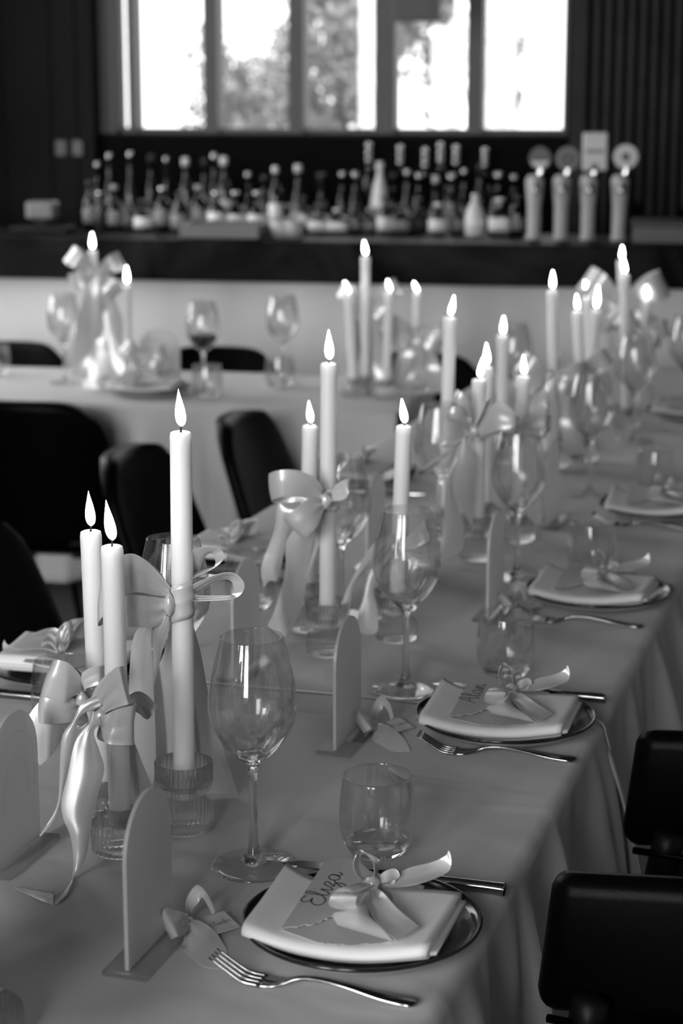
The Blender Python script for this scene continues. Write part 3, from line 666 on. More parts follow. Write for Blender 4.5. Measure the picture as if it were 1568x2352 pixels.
set_candle('leftmost short candle of the bar-side middle group', 'ribbed glass holder under the leftmost candle of the bar-side middle group', (800, 674), 645, 812, 4.54, 'dome', -.45, 1)
set_candle('third candle from the left in the bar-side middle group', 'ribbed glass holder under the third candle of the bar-side middle group', (895, 669), 641, 886, 4.52, 'dome', -.3, 1)
set_candle('rightmost candle of the bar-side middle group', 'ribbed glass holder under the rightmost candle of the bar-side middle group', (958, 671), 646, 957, 4.60, 'dome', -.5, 1)
set_candle('tall leaning bow-tied candle at the left of the bar-side table', 'ribbed glass holder under the leaning candle on the bar-side table', (212, 574), 533, 240, 4.66, 'dome', -.02, 1)
set_candle('short candle beside the leaning one at the left of the bar-side table', 'ribbed glass holder under the short candle at the left of the bar-side table', (291, 653), 610, 294, 4.62, 'dome', -.02, 1)
set_candle('added unseen front candle below the left edge, casting shade on the table', 'ribbed glass holder of the added unseen front candle below the left edge', (-425, 1700), 1600, -400, 1.20, 'dome')  # unseen candle pair added to throw a soft shadow over the near left cloth
set_candle('added unseen rear candle below the left edge, casting shade on the table', 'ribbed glass holder of the added unseen rear candle below the left edge', (-405, 1480), 1390, -380, 1.33, 'cup')
p = tab(-28, 2400); dome_holder('ribbed glass holder cut by the bottom left corner', (p.x, p.y, TZ+.002))

# ------------------------------------------------------------------ ribbons: rails given as (pixel x, pixel y, world Y)
def rails(L, Y0, Y1=None):
    n = len(L)-1; Y1 = Y0 if Y1 is None else Y1; out = []
    for i, p in enumerate(L):
        Y = p[2] if len(p) > 2 else Y0+(Y1-Y0)*i/n
        q = atY(p[0], p[1], Y)
        if q.z < TZ+.0045: q = tab(p[0], p[1], .0045)
        out.append(q)
    return out
def zl(L, ox, oy, s): return [tuple([ox+p[0]/s, oy+p[1]/s]+list(p[2:])) for p in L]
def bow_thing(label, knot_px, Y):
    k = atY(knot_px[0], knot_px[1], Y); return thing('ribbon_bow', label, 'ribbon', k, 0, 'satin ribbon bows')
def add_strip(t, name, A, B, Y0, Y1=None, bulge=.003, seg=30, B0=None, B1=None):
    a = rails(A, Y0, Y1); b = rails(B, Y0 if B0 is None else B0, Y1 if B1 is None else B1)
    return obj(name, rel(strip(a, b, seg, 5, bulge), t), M_SATIN, t)
def add_loop(t, A, B, Y, depth=.022, drop=(0, 0), back=.014):
    """a bow loop: front pass along the two rails, a rounded fold at their ends, and the return pass behind"""
    n = len(A)-1
    fa = [Vector(atY(p[0], p[1], Y-depth*math.sin(PI*.62*i/n))) for i, p in enumerate(A)]
    fb = [Vector(atY(p[0], p[1], Y-depth*math.sin(PI*.62*i/n))) for i, p in enumerate(B)]
    ra = [Vector(atY(p[0]+drop[0]*(1 if i else .2), p[1]+drop[1], Y+back*math.sin(PI*.8*i/n)+.002)) for i, p in enumerate(A)]
    rb = [Vector(atY(p[0]+drop[0]*(1 if i else .2), p[1]+drop[1], Y+back*math.sin(PI*.8*i/n)+.002)) for i, p in enumerate(B)]
    d = ((fa[-1]-fa[-2])+(fb[-1]-fb[-2])); d = d.normalized()*.006 if d.length else Vector((0, 0, 0))
    ma = (fa[-1]+ra[-1])*.5+d; mb = (fb[-1]+rb[-1])*.5+d
    AA = fa+[ma]+ra[::-1]; BB = fb+[mb]+rb[::-1]
    return obj('loop', rel(strip(AA, BB, 44, 5, .0015, ends=2), t), M_SATIN, t)
def knot(t, px, Y, r=.008, sx=1.0, sz=1.0, dy=0):
    p = atY(px[0], px[1], Y+dy)-t.location
    V, Fc = lathe([(0, -1), (.5, -.86), (.86, -.5), (1, 0), (.86, .5), (.5, .86), (0, 1)], 18)
    V = [(p.x+v[0]*r*sx*(1+.16*math.sin(5*v[2]+3*v[0])), p.y+v[1]*r*.8, p.z+v[2]*r*sz*(1+.12*math.cos(6*v[0]))) for v in V]
    return obj('knot', (V, Fc), M_SATIN, t)
def band(t, cpx, y0, y1, Y, r=None, tilt=0):
    """ribbon wrapped round a candle between two pixel rows"""
    r = r or CR+.0012; a, b = atY(cpx[0], y0, Y)-t.location, atY(cpx[1], y1, Y)-t.location
    V, Fc = [], []; n = 24; m = 7
    for j in range(m+1):
        c = a.lerp(b, j/m); rr = r+(.0007*math.sin(j*2.3))
        for k in range(n): q = 2*PI*k/n; V.append((c.x+rr*math.cos(q), c.y+rr*math.sin(q), c.z+tilt*math.cos(q)+.0006*math.sin(3*q+j)))
    for j in range(m):
        for k in range(n): Fc.append((j*n+k, (j+1)*n+k, (j+1)*n+(k+1) % n, j*n+(k+1) % n))
    o = obj('band', (V, Fc), M_SATIN, t); s = o.modifiers.new('ribbon_thickness', 'SOLIDIFY'); s.thickness = .0005; return o

# -- bow on the tallest front candle
Z5 = lambda L: zl(L, 0, 1080, 2.6133)
Z8 = lambda L: zl(L, 0, 1480, 3.0154)
Y = Yc3
t = bow_thing('large satin bow with two open right-hand loops on the tallest front candle', (390, 1386), Y-.006)
add_loop(t, Z5([(1020, 700), (950, 615), (870, 538), (790, 500), (700, 530), (620, 640)]), Z5([(1008, 757), (930, 752), (850, 734), (770, 740), (690, 800), (600, 900)]), Y-.008, .018, (10, 6))
add_loop(t, Z5([(1010, 775), (940, 762), (850, 752), (760, 748), (680, 760)]), Z5([(1010, 868), (950, 930), (880, 946), (760, 938), (670, 925)]), Y-.006, .016, (6, -10))
band(t, (417, 419), 1336, 1420, Y, CR+.0013, .004)
knot(t, (389, 1388), Y-.010, .0075, .7, 1.5)
def ring(t, front, backr, Y, dY):
    a = [atY(p[0], p[1], Y) for p in front]; b = [atY(p[0], p[1], Y+dY) for p in backr]
    return obj('loop', rel(strip(a, b, 44, 5, .0), t), M_SATIN, t)
ring(t, Z5([(1150, 655), (1240, 612), (1320, 560), (1343, 515), (1325, 477), (1260, 457), (1165, 476), (1120, 520)]), Z5([(1150, 610), (1210, 602), (1283, 577), (1292, 535), (1266, 497), (1226, 525), (1192, 605), (1120, 640)]), Y-.004, .022)
ring(t, Z5([(1150, 700), (1290, 632), (1400, 618), (1463, 675), (1450, 740), (1380, 776), (1170, 786), (1120, 770)]), Z5([(1150, 752), (1300, 668), (1370, 656), (1402, 690), (1396, 744), (1340, 752), (1170, 752), (1120, 740)]), Y-.006, .020)
add_strip(t, 'tail', Z5([(985, 868), (930, 935), (915, 1060), (918, 1290)]), Z5([(1015, 880), (1012, 960), (975, 1080), (924, 1290)]), Y-.012, Y+.004)
add_strip(t, 'tail', [(372, 1410), (330, 1432), (305, 1470), (296, 1580), (300, 1700), (306, 1838)], [(380, 1420), (350, 1440), (349, 1500), (353, 1600), (357, 1700), (352, 1808)], Y+.006, Y+.06, .002)
add_strip(t, 'tail', [(395, 1425), (376, 1500), (356, 1560), (357, 1690), (362, 1812)], [(410, 1425), (425, 1520), (440, 1620), (450, 1720), (456, 1818)], Y+.014, Y+.085, .002)
add_strip(t, 'tail', [(405, 1425), (420, 1560), (432, 1700), (452, 1822)], [(440, 1422), (461, 1500), (489, 1640), (546, 1824)], Y+.013, Y+.095, .004)
# -- bow on the left short candle
Y = Yc1-.012
t = bow_thing('satin bow with folded left loops on the left short front candle', (188, 1608), Y-.01)
add_loop(t, Z8([(572, 320), (560, 230), (500, 150), (450, 118), (392, 106)]), Z8([(560, 345), (520, 352), (470, 385), (425, 402), (302, 364)]), Y-.012, .020, (14, 10), .012)
add_loop(t, Z8([(560, 380), (500, 372), (420, 380), (306, 362)]), Z8([(560, 430), (520, 510), (450, 545), (296, 550)]), Y-.006, .018, (12, -8), .012)
add_loop(t, Z8([(580, 300), (560, 215), (620, 165), (690, 150)]), Z8([(590, 330), (600, 305), (650, 290), (696, 272)]), Y-.016, .010, (-4, 8), .010)
band(t, (213, 215), 1572, 1622, Yc1, CR+.0013, .003)
knot(t, (188, 1606), Y-.014, .007, .9, 1.2)
add_strip(t, 'tail', [(180, 1612), (130, 1590), (98, 1605), (66, 1645), (62, 1690), (90, 1757)], [(186, 1620), (165, 1645), (150, 1662), (138, 1705), (118, 1735), (92, 1758)], Y-.002, Y-.02, .003)
add_strip(t, 'tail', [(196, 1620), (200, 1640), (208, 1660)], [(208, 1615), (212, 1630), (209, 1652)], Y-.014, Y-.012, .001)
# -- bow on the tilted short candle
Y = Yc2-.014
t = bow_thing('satin bow with a long twisting front tail on the tilted front candle', (233, 1646), Y-.008)
add_loop(t, Z8([(700, 500), (668, 400), (680, 320), (725, 240), (790, 168), (836, 153)]), Z8([(715, 510), (740, 470), (790, 448), (840, 430), (870, 422), (896, 414)]), Y-.010, .018, (-14, 10), .008)
add_loop(t, Z8([(712, 500), (760, 470), (820, 445), (922, 422)]), Z8([(695, 590), (715, 660), (760, 692), (905, 698)]), Y-.012, .018, (-14, -6), .008)
knot(t, (232, 1648), Y-.014, .0075, 1.0, 1.2)
add_strip(t, 'tail', Z8([(690, 345), (610, 378), (545, 440), (500, 530), (440, 615), (418, 740), (412, 900), (400, 1090), (350, 1210), (272, 1322)]), Z8([(700, 430), (640, 458), (590, 475), (545, 520), (522, 630), (492, 800), (452, 1000), (424, 1100), (376, 1215), (282, 1330)]), Y-.018, Y-.03, .002, 40)
add_strip(t, 'tail', Z8([(690, 500), (590, 570), (515, 690), (470, 900), (425, 1080), (440, 1210), (488, 1330), (507, 1480), (503, 1600), (470, 1680), (370, 1800)]), Z8([(700, 545), (650, 610), (690, 740), (722, 860), (690, 1000), (640, 1200), (625, 1290), (598, 1460), (520, 1620), (475, 1720), (400, 1795)]), Y-.02, Y-.06, .004, 48)
add_strip(t, 'tail', [(122, 2076), (105, 2072), (80, 2062), (34, 2040)], [(122, 2048), (110, 2052), (84, 2046), (33, 2037)], Y-.06, Y-.07, .001, 16)
add_strip(t, 'tail', [(246, 1650), (262, 1700), (276, 1760), (292, 1840)], [(256, 1640), (300, 1690), (330, 1760), (352, 1815)], Y+.028, Y+.05, .003)
add_strip(t, 'tail', Z8([(700, 500), (800, 420), (930, 330), (1010, 345), (1088, 425)]), Z8([(710, 540), (820, 500), (940, 470), (1020, 520), (1090, 440)]), Yc2+.02, Yc2+.035, .006)
# -- bow of the second group
Z6 = lambda L: zl(L, 500, 1000, 2.851)
Y = 2.385-.014
t = bow_thing('satin bow with a wide left loop on the tall candle of the second group', (750, 1150), Y-.006)
add_loop(t, Z6([(680, 350), (640, 280), (560, 240), (480, 224), (392, 230)]), Z6([(690, 440), (600, 402), (520, 404), (450, 404), (410, 406)]), Y-.012, .024, (-16, 12), .014)
add_loop(t, Z6([(700, 430), (600, 415), (520, 470), (440, 536)]), Z6([(695, 480), (670, 560), (630, 620), (578, 668)]), Y-.012, .028, (10, -8), .012)
add_loop(t, Z6([(745, 360), (790, 310), (830, 290), (866, 284)]), Z6([(750, 430), (800, 425), (840, 410), (858, 370)]), Y-.010, .016, (-6, 4), .01)
ring(t, Z6([(760, 330), (800, 250), (850, 180), (858, 130), (830, 106), (790, 120), (770, 200)]), Z6([(770, 300), (790, 240), (820, 190), (825, 165), (815, 160), (795, 180), (775, 250)]), Y+.02, .02)
band(t, (756, 757), 1118, 1172, 2.385, CR+.0014, .002)
knot(t, (748, 1150), Y-.010, .0085, 1.0, 1.2)
add_strip(t, 'tail', Z6([(690, 470), (480, 480), (395, 450), (368, 625), (285, 860), (300, 1000)]), Z6([(690, 490), (560, 530), (470, 590), (430, 790), (395, 940), (335, 950)]), Y+.01, Y+.03, .004)
add_strip(t, 'tail', Z6([(690, 490), (540, 580), (450, 700), (440, 900), (370, 1150), (325, 1245)]), Z6([(700, 500), (660, 580), (615, 680), (600, 860), (540, 1150), (430, 1330)]), Y+.004, Y+.05, .006)
add_strip(t, 'tail', Z6([(700, 500), (645, 560), (632, 720), (570, 930)]), Z6([(710, 500), (692, 560), (650, 760), (590, 940)]), Y, Y+.02, .002)
t = bow_thing('satin ribbon tails trailing right of the second group beside the wine glass', (880, 1190), 2.44)
band(t, (916, 915), 1236, 1270, 2.45, CR+.0014, .002); knot(t, (905, 1256), 2.435, .007, 1, 1.1)
add_strip(t, 'tail', Z6([(1150, 640), (1020, 710), (930, 850), (850, 1000), (800, 1130), (790, 1230)]), Z6([(1160, 680), (1040, 830), (930, 930), (885, 1000), (862, 1170), (850, 1260)]), 2.43, 2.36, .003)
add_strip(t, 'tail', Z6([(1150, 690), (1000, 890), (950, 1060), (915, 1200), (930, 1290)]), Z6([(1165, 720), (1030, 980), (1042, 1120), (1046, 1280), (970, 1308)]), 2.44, 2.40, .003)
add_loop(t, Z6([(1170, 700), (1270, 640), (1350, 560)]), Z6([(1180, 750), (1290, 740), (1380, 690)]), 2.43, .02, (6, 6))
add_loop(t, Z6([(1180, 740), (1300, 780), (1415, 790)]), Z6([(1190, 780), (1290, 850), (1400, 860)]), 2.43, .016, (6, 6))
# -- bow of the third group
Z3 = lambda L: zl(L, 930, 800, 4.238)
Y = 2.90-.014
t = bow_thing('satin bow with a wide S-curved tail on the middle candle of the third group', (1068, 975), Y-.006)
add_loop(t, Z3([(640, 800), (600, 690), (520, 560), (430, 600)]), Z3([(610, 820), (560, 760), (510, 700), (440, 690)]), Y-.012, .03, (10, 4), .014)
add_loop(t, Z3([(680, 800), (650, 600), (600, 470), (530, 415)]), Z3([(690, 830), (640, 700), (590, 600), (500, 540)]), Y-.004, .02, (4, 6), .014)
add_loop(t, Z3([(700, 790), (790, 640), (900, 505), (1000, 560), (1085, 650)]), Z3([(720, 850), (820, 830), (900, 800), (990, 790), (1080, 760)]), Y-.012, .03, (-8, 10), .014)
ring(t, Z3([(680, 760), (720, 680), (800, 500), (825, 480), (820, 560), (740, 700)]), Z3([(690, 780), (740, 700), (790, 580), (800, 540), (790, 600), (730, 720)]), Y-.02, .02)
band(t, (1100, 1100), 975, 1012, 2.90, CR+.0014, .002); knot(t, (1090, 990), Y-.012, .009, 1, 1.1)
add_strip(t, 'tail', Z3([(620, 820), (480, 900), (210, 990)]), Z3([(630, 840), (480, 960), (290, 960)]), Y-.01, Y-.03, .002)
add_strip(t, 'tail', Z3([(620, 840), (420, 980), (125, 1200)]), Z3([(630, 860), (440, 1020), (200, 1170)]), Y-.005, Y-.03, .002)
add_strip(t, 'tail', Z3([(560, 870), (480, 1050), (410, 1250), (385, 1450), (365, 1800), (330, 2090)]), Z3([(575, 870), (520, 1100), (450, 1290), (490, 1500), (575, 1720), (555, 1960)]), Y-.01, Y-.02, .005)
add_strip(t, 'tail', Z3([(570, 870), (500, 1060), (470, 1230), (500, 1460), (645, 1720)]), Z3([(580, 870), (640, 990), (692, 1090), (682, 1400), (655, 1730)]), Y-.016, Y-.012, .006)
t = bow_thing('satin bow on the right candle of the third group above the third wine glass', (1195, 985), 3.0)
for A, B in (([(1196, 990), (1215, 950), (1245, 930), (1256, 950)], [(1198, 1000), (1220, 1000), (1245, 1000), (1254, 985)]), ([(1196, 990), (1180, 960), (1158, 970)], [(1196, 1002), (1180, 1010), (1160, 1000)])): add_loop(t, A, B, 3.0, .02, (4, 6))
knot(t, (1197, 995), 2.995, .008); add_strip(t, 'tail', [(1196, 1000), (1220, 1060), (1212, 1120), (1215, 1200)], [(1200, 1000), (1240, 1050), (1236, 1120), (1240, 1200)], 3.01, 3.03)

# -- generic bow for the far groups
def far_bow(label, px, Y, size=1.0, seed=0, tails=3, tail_len=.26, spread=.07):
    rnd = random.Random(seed); c = atY(px[0], px[1], Y-.012); t = thing('ribbon_bow', label, 'ribbon', c, 0, 'satin ribbon bows')
    w = .042*size
    for ang, L in ((150, .075), (205, .06), (25, .075), (-30, .06)):
        a = math.radians(ang+rnd.uniform(-14, 14)); L *= size*rnd.uniform(.85, 1.15); d = Vector((math.cos(a), 0, math.sin(a))); n = Vector((-d.z, 0, d.x))
        A, B = [], []
        for f, ww, y in ((.06, .15, -.006), (.35, .6, -.024), (.75, 1, -.030), (1, 1, -.012), (1.0, .95, .008), (.7, .9, .014), (.3, .5, .010), (.05, .15, .0)):
            o = d*(L*f)+Vector((0, y*size, -.006*f)); A.append(o+n*(w*.5*ww)); B.append(o-n*(w*.5*ww))
        obj('loop', strip(A, B, 32, 4, .001, ends=2), M_SATIN, t)
    V, Fc = lathe([(0, -1), (.6, -.8), (1, 0), (.6, .8), (0, 1)], 12); obj('knot', ([(x*.009, y*.008-.006, z*.010) for x, y, z in V], Fc), M_SATIN, t)
    H = c.z-TZ-.006
    for k in range(tails):
        s = -1+2*k/max(1, tails-1) if tails > 1 else 0; dx = s*spread*rnd.uniform(.7, 1.2); ln = min(tail_len*rnd.uniform(.8, 1.1), H); A, B = [], []
        tw = rnd.uniform(-.6, .6)
        for j in range(6):
            f = j/5; q = tw*math.sin(f*4); ww = w*.5*(.3+.7*min(1, f*2.5)); o = Vector((dx*f**.7, .004-.012*math.sin(f*5+k)-.02*f, -ln*f)); e = Vector((math.cos(q), math.sin(q), .1*s))
            A.append(o-e*ww); B.append(o+e*ww)
        obj('tail', strip(A, B, 26, 4, .003), M_SATIN, t)
    return t
far_bow('added unseen satin bow on the front candle below the left edge', (-420, 2000), 1.20, 1.4, 13, 4, .2, .05)  # unseen bows added as occluders for the lower left table shadow
far_bow('added unseen satin bow on the rear candle below the left edge', (-400, 1800), 1.33, 1.4, 14, 4, .24, .05)
far_bow('satin bow high on the leaning candle at the left of the bar-side table', (222, 622), 4.66, 1.05, 3, 4, .30, .06)
far_bow('small satin bow low beside the short candle at the left of the bar-side table', (325, 815), 4.55, .8, 4, 2, .10, .04)
far_bow('satin bow behind the tallest candle of the bar-side middle group', (848, 690), 4.62, .95, 5, 4, .27, .05)
far_bow('satin bow on the rightmost candle of the bar-side middle group', (955, 760), 4.60, 1.05, 6, 3, .20, .055)
far_bow('bright satin bow on the tallest candle of the far right group', (1425, 690), 4.42, 1.5, 7, 3, .27, .03)
far_bow('satin bow on the rightmost candle of the far right group', (1468, 760), 4.36, .95, 8, 2, .2, .02)
far_bow('satin bow on the tallest candle of the fourth group', (1262, 860), 3.66, .9, 9, 3, .18, .05)
far_bow('satin bow on the right candle of the fourth group', (1330, 850), 3.73, .8, 10, 3, .16, .05)

# ------------------------------------------------------------------ glasses
FOOT = [(0, .0012), (.030, .001), (.0405, .0012), (.0412, .002), (.040, .0028), (.022, .0044), (.0125, .0068)]
WG = [(0, .0035), (.0100, .0045), (.0128, .0068), (.0100, .0098), (.006, .016), (.0044, .026), (.0038, .045), (.0037, .075), (.0042, .092), (.0062, .1005), (.0105, .1058), (.0170, .1108), (.0165, .1118), (.008, .1112), (0, .1112)]
BOWL = [(0, .1085), (.010, .1060), (.0165, .1105), (.0255, .1195), (.0335, .1310), (.0392, .1435), (.0413, .1560), (.0408, .1690), (.0385, .1850), (.0350, .2020), (.0315, .2160), (.0296, .2240)]
BIN = [(.0288, .2240), (.0307, .2160), (.0342, .2020), (.0377, .1850), (.0400, .1690), (.0404, .1560), (.0383, .1437), (.0325, .1316), (.0245, .1208), (.0150, .1125), (0, .1100)]
def wine_glass(label, p, wine=0):
    t = thing('wine_glass', label, 'wine glass', (p[0], p[1], TZ+.0015), 0, 'wine glasses')
    if not hasattr(wine_glass, 'm'):
        a = obj('stem', lathe(WG, 40), M_STEM, t); f = obj('foot', lathe(FOOT, 48), M_THIN, t); b = obj('bowl', lathe(BOWL+[(.0294, .2247), (.0290, .2247)]+BIN, 56), M_BOWL, t); wine_glass.m = (a.data, b.data, f.data)
    else: obj('stem', wine_glass.m[0], None, t); obj('foot', wine_glass.m[2], None, t); obj('bowl', wine_glass.m[1], None, t)
    if wine: obj('red_wine', lathe([(0, .1102), (.0148, .1127), (.0243, .1210), (.0323, .1318), (.0380, .1437), (0, .1437)], 32), mat('dark_wine', .004, .05, .5), t)
    return t
TO = [(0, .0005), (.0225, .0005), (.0262, .0025), (.0298, .008), (.0335, .0155), (.0358, .024), (.0368, .034), (.0365, .046), (.0352, .060), (.0332, .076), (.0327, .0785)]
def tumbler(label, p):
    t = thing('tumbler', label, 'tumbler', (p[0], p[1], TZ+.0015), 0, 'water tumblers')
    if not hasattr(tumbler, 'm'):
        a = obj('thick_base', lathe(TO[:4]+[(.0318, .0115), (.0300, .0125), (.022, .0108), (0, .0105)], 44), M_GL, t)
        b = obj('wall', lathe([(.0318, .0116), (.0335, .0155), (.0358, .024), (.0368, .034), (.0365, .046), (.0352, .060), (.0332, .076), (.0327, .0785), (.0322, .0789), (.0317, .0785), (.0322, .076), (.0342, .060), (.0355, .046), (.0358, .034), (.0348, .024), (.0326, .0158), (.0303, .0126), (.0318, .0116)], 56), M_BOWL, t); tumbler.m = (a.data, b.data)
    else: obj('thick_base', tumbler.m[0], None, t); obj('wall', tumbler.m[1], None, t)
    return t
wine_glass('sharp empty wine glass nearest the camera', tab(583, 1995))
wine_glass('empty wine glass second from the camera, between the second candles and plate', tab(931, 1588))
wine_glass('empty wine glass third from the camera, before the third candle group', tab(1186, 1331))
wine_glass('blurred empty wine glass fourth from the camera on the right', tab(1352, 1138))
wine_glass('blurred empty wine glass farthest along the right of the long table', tab(1455, 1015))
wine_glass('empty wine glass half hidden behind the tallest front candle', tab(397, 1240, .224))
wine_glass('empty wine glass behind the bow of the second candle group', tab(783, 1052, .224))
wine_glass('empty wine glass far side, left of the third candle group', tab(1010, 930, .224)+Vector((0, 0, 0)))
wine_glass('empty wine glass between the fourth candle group and the bar', tab(1182, 745, .224)-Vector((0, .0, 0)))
wine_glass('wine glass with a little dark wine on the bar-side table', tab(468, 906), 1)
wine_glass('empty wine glass right of the dark wine glass on the bar-side table', tab(650, 886))
wine_glass('empty wine glass at the far left of the bar-side table behind ribbons', tab(150, 882))
wine_glass('empty wine glass cut by the right edge near the bar', tab(1572, 955))
tumbler('sharp empty water tumbler nearest the camera, behind the nearest plate', tab(866, 1962))
tumbler('water tumbler behind the second plate', tab(1160, 1552))
tumbler('water tumbler behind the third plate', tab(1356, 1318))
tumbler('blurred water tumbler behind the fourth plate at the right', tab(1502, 1130))
tumbler('water tumbler on the left side beside the bows of the front candles', tab(143, 1520, .079))
tumbler('water tumbler on the left side behind the wine glass bow', tab(574, 1273, .079))
tumbler('water tumbler below the dark wine glass on the bar-side table', tab(476, 915))
tumbler('water tumbler below the empty wine glass on the bar-side table', tab(642, 892))
tumbler('water tumbler cut by the left edge on the bar-side table', tab(-8, 862))

# ------------------------------------------------------------------ arch signs
def arch_pts(w, h, n=16):
    r = w/2; return [(-r, 0), (r, 0)]+[(r*math.cos(PI*k/n), h-r+r*math.sin(PI*k/n)) for k in range(n+1)]
def arch_sign(label, p, rz=TA, engr=False, wd=.095, ht=.139):
    t = thing('arch_sign', label, 'table sign', (p[0], p[1], TZ+.0015), rz, 'frosted arch table signs')
    V, Fc = poly_plate(arch_pts(wd, ht), -.0017, .0017)
    pn = obj('arch_panel', ([(z, x, y+.006) for x, y, z in V], Fc), M_ACR, t, False)
    obj('acrylic_base', rbox(-.020, .020, -wd/2-.006, wd/2+.006, .0003, .006, .0008, 1), M_ACRB, t, False)
    for sc in (((.80, .012), (.52, .03)) if engr else ()):
        A = [(.0021, -wd/2*sc[0], .05)]+[(.0021, -wd/2*sc[0]*math.cos(PI*k/12), ht-wd/2+.004-sc[1]*.6+wd/2*sc[0]*math.sin(PI*k/12)) for k in range(13)]+[(.0021, wd/2*sc[0], .06)]
        obj('engraved_arc', tube(A, .0003, 4, 1, False), M_ENGR, pn)
    return t
def mid(a, b): return (a+b)*.5
a1 = tab(292, 2248); d_u = Vector((-TS, TC, 0)); dv = Vector((TC, TS, 0))
arch_sign('frosted arch sign nearest the camera in the lower left', a1+d_u*.0475)
arch_sign('frosted arch sign beside the second wine glass foot', tab(768, 1738)+d_u*.0475)
arch_sign('frosted arch sign beside the third wine glass stem', tab(1118, 1432)+d_u*.0475)
arch_sign('frosted engraved arch sign cut by the left edge', tab(90, 1932)-d_u*.0475, TA, True)
arch_sign('frosted arch sign behind the rim of the nearest wine glass', tab(565, 1545))
arch_sign('frosted arch sign left of the second wine glass rim', tab(862, 1300))
arch_sign('blurred arch sign on the bar-side table left of the dark wine', tab(368, 884), RA+math.radians(88), wd=.105, ht=.135)
arch_sign('blurred arch sign lying near the fourth plate', tab(1262, 1210)+d_u*.02)

# ------------------------------------------------------------------ place settings
PL_UP = [(0, .006), (.074, .006), (.082, .0085), (.0965, .0165), (.1005, .019)]
def make_plate(label, loc, rz=0):
    t = thing('dinner_plate', label, 'plate', loc, rz, 'dark rimmed plates')
    obj('dish', lathe(PL_UP, 64), M_PLATE, t)
    obj('rim', lathe([(.0945, .0157), (.0985, .0186), (.1005, .0197), (.1022, .0202), (.1034, .0193), (.1032, .0176), (.1012, .0160), (.0990, .0150)], 64), M_RIM, t)
    obj('underside', lathe([(.1010, .0158), (.0960, .0122), (.083, .0055), (.062, .0040), (.060, 0), (.056, 0), (.055, .0035), (0, .0035)], 64), M_UNDER, t)
    return t
def napkin_mesh():
    """three folded linen layers; x across (towards the table edge), y away from the near edge"""
    parts = []; rnd = random.Random(4)
    def layer(x0, x1, y0, y1, z0, th, sag, rot):
        nx, ny = 26, 12; prof = []
        # closed profile across y : bottom, rounded near fold, top
        for k in range(ny+1): prof.append((y1+(y0-y1)*k/ny, 0))
        for k in range(1, 8): a = -PI/2-PI*k/8; prof.append((y0+th/2*math.cos(a)*1.3, th/2+th/2*math.sin(a)))
        for k in range(ny+1): prof.append((y0+(y1-y0)*k/ny, th))
        V, Fc = [], []; m = len(prof)
        for i in range(nx+1):
            f = i/nx; x = x0+(x1-x0)*f
            bow = -sag*math.sin(PI*f)
            for (yy, zz) in prof:
                g = (yy-y0)/(y1-y0); z = z0+zz-.006*math.sin(PI*f)*(1-g)+.0012*noise.noise((x*22, yy*22, z0*90))*(1 if zz > 0 else 0)
                lift = .010*max(0, 1-(f/.22))**2*g+.004*f*f
                c, s = math.cos(rot), math.sin(rot); X, Yy = x, yy+bow*(1-.75*g)
                V.append((X*c-Yy*s, X*s+Yy*c, z+lift))
        for i in range(nx):
            for k in range(m-1): a = i*m+k; Fc.append((a, a+m, a+m+1, a+1))
            a = i*m+m-1; Fc.append((a, a+m, i*m+m, i*m))
        Fc.append(tuple(range(m))); Fc.append(tuple(nx*m+k for k in range(m-1, -1, -1)))
        return V, Fc
    parts.append(layer(-.078, .074, -.054, .046, .0115, .0048, .010, 0))
    parts.append(layer(-.077, .080, -.056, .048, .0160, .0045, .010, .012))
    parts.append(layer(-.084, .076, -.061, .045, .0170, .0125, .011, -.01))
    return parts
NAP = napkin_mesh()
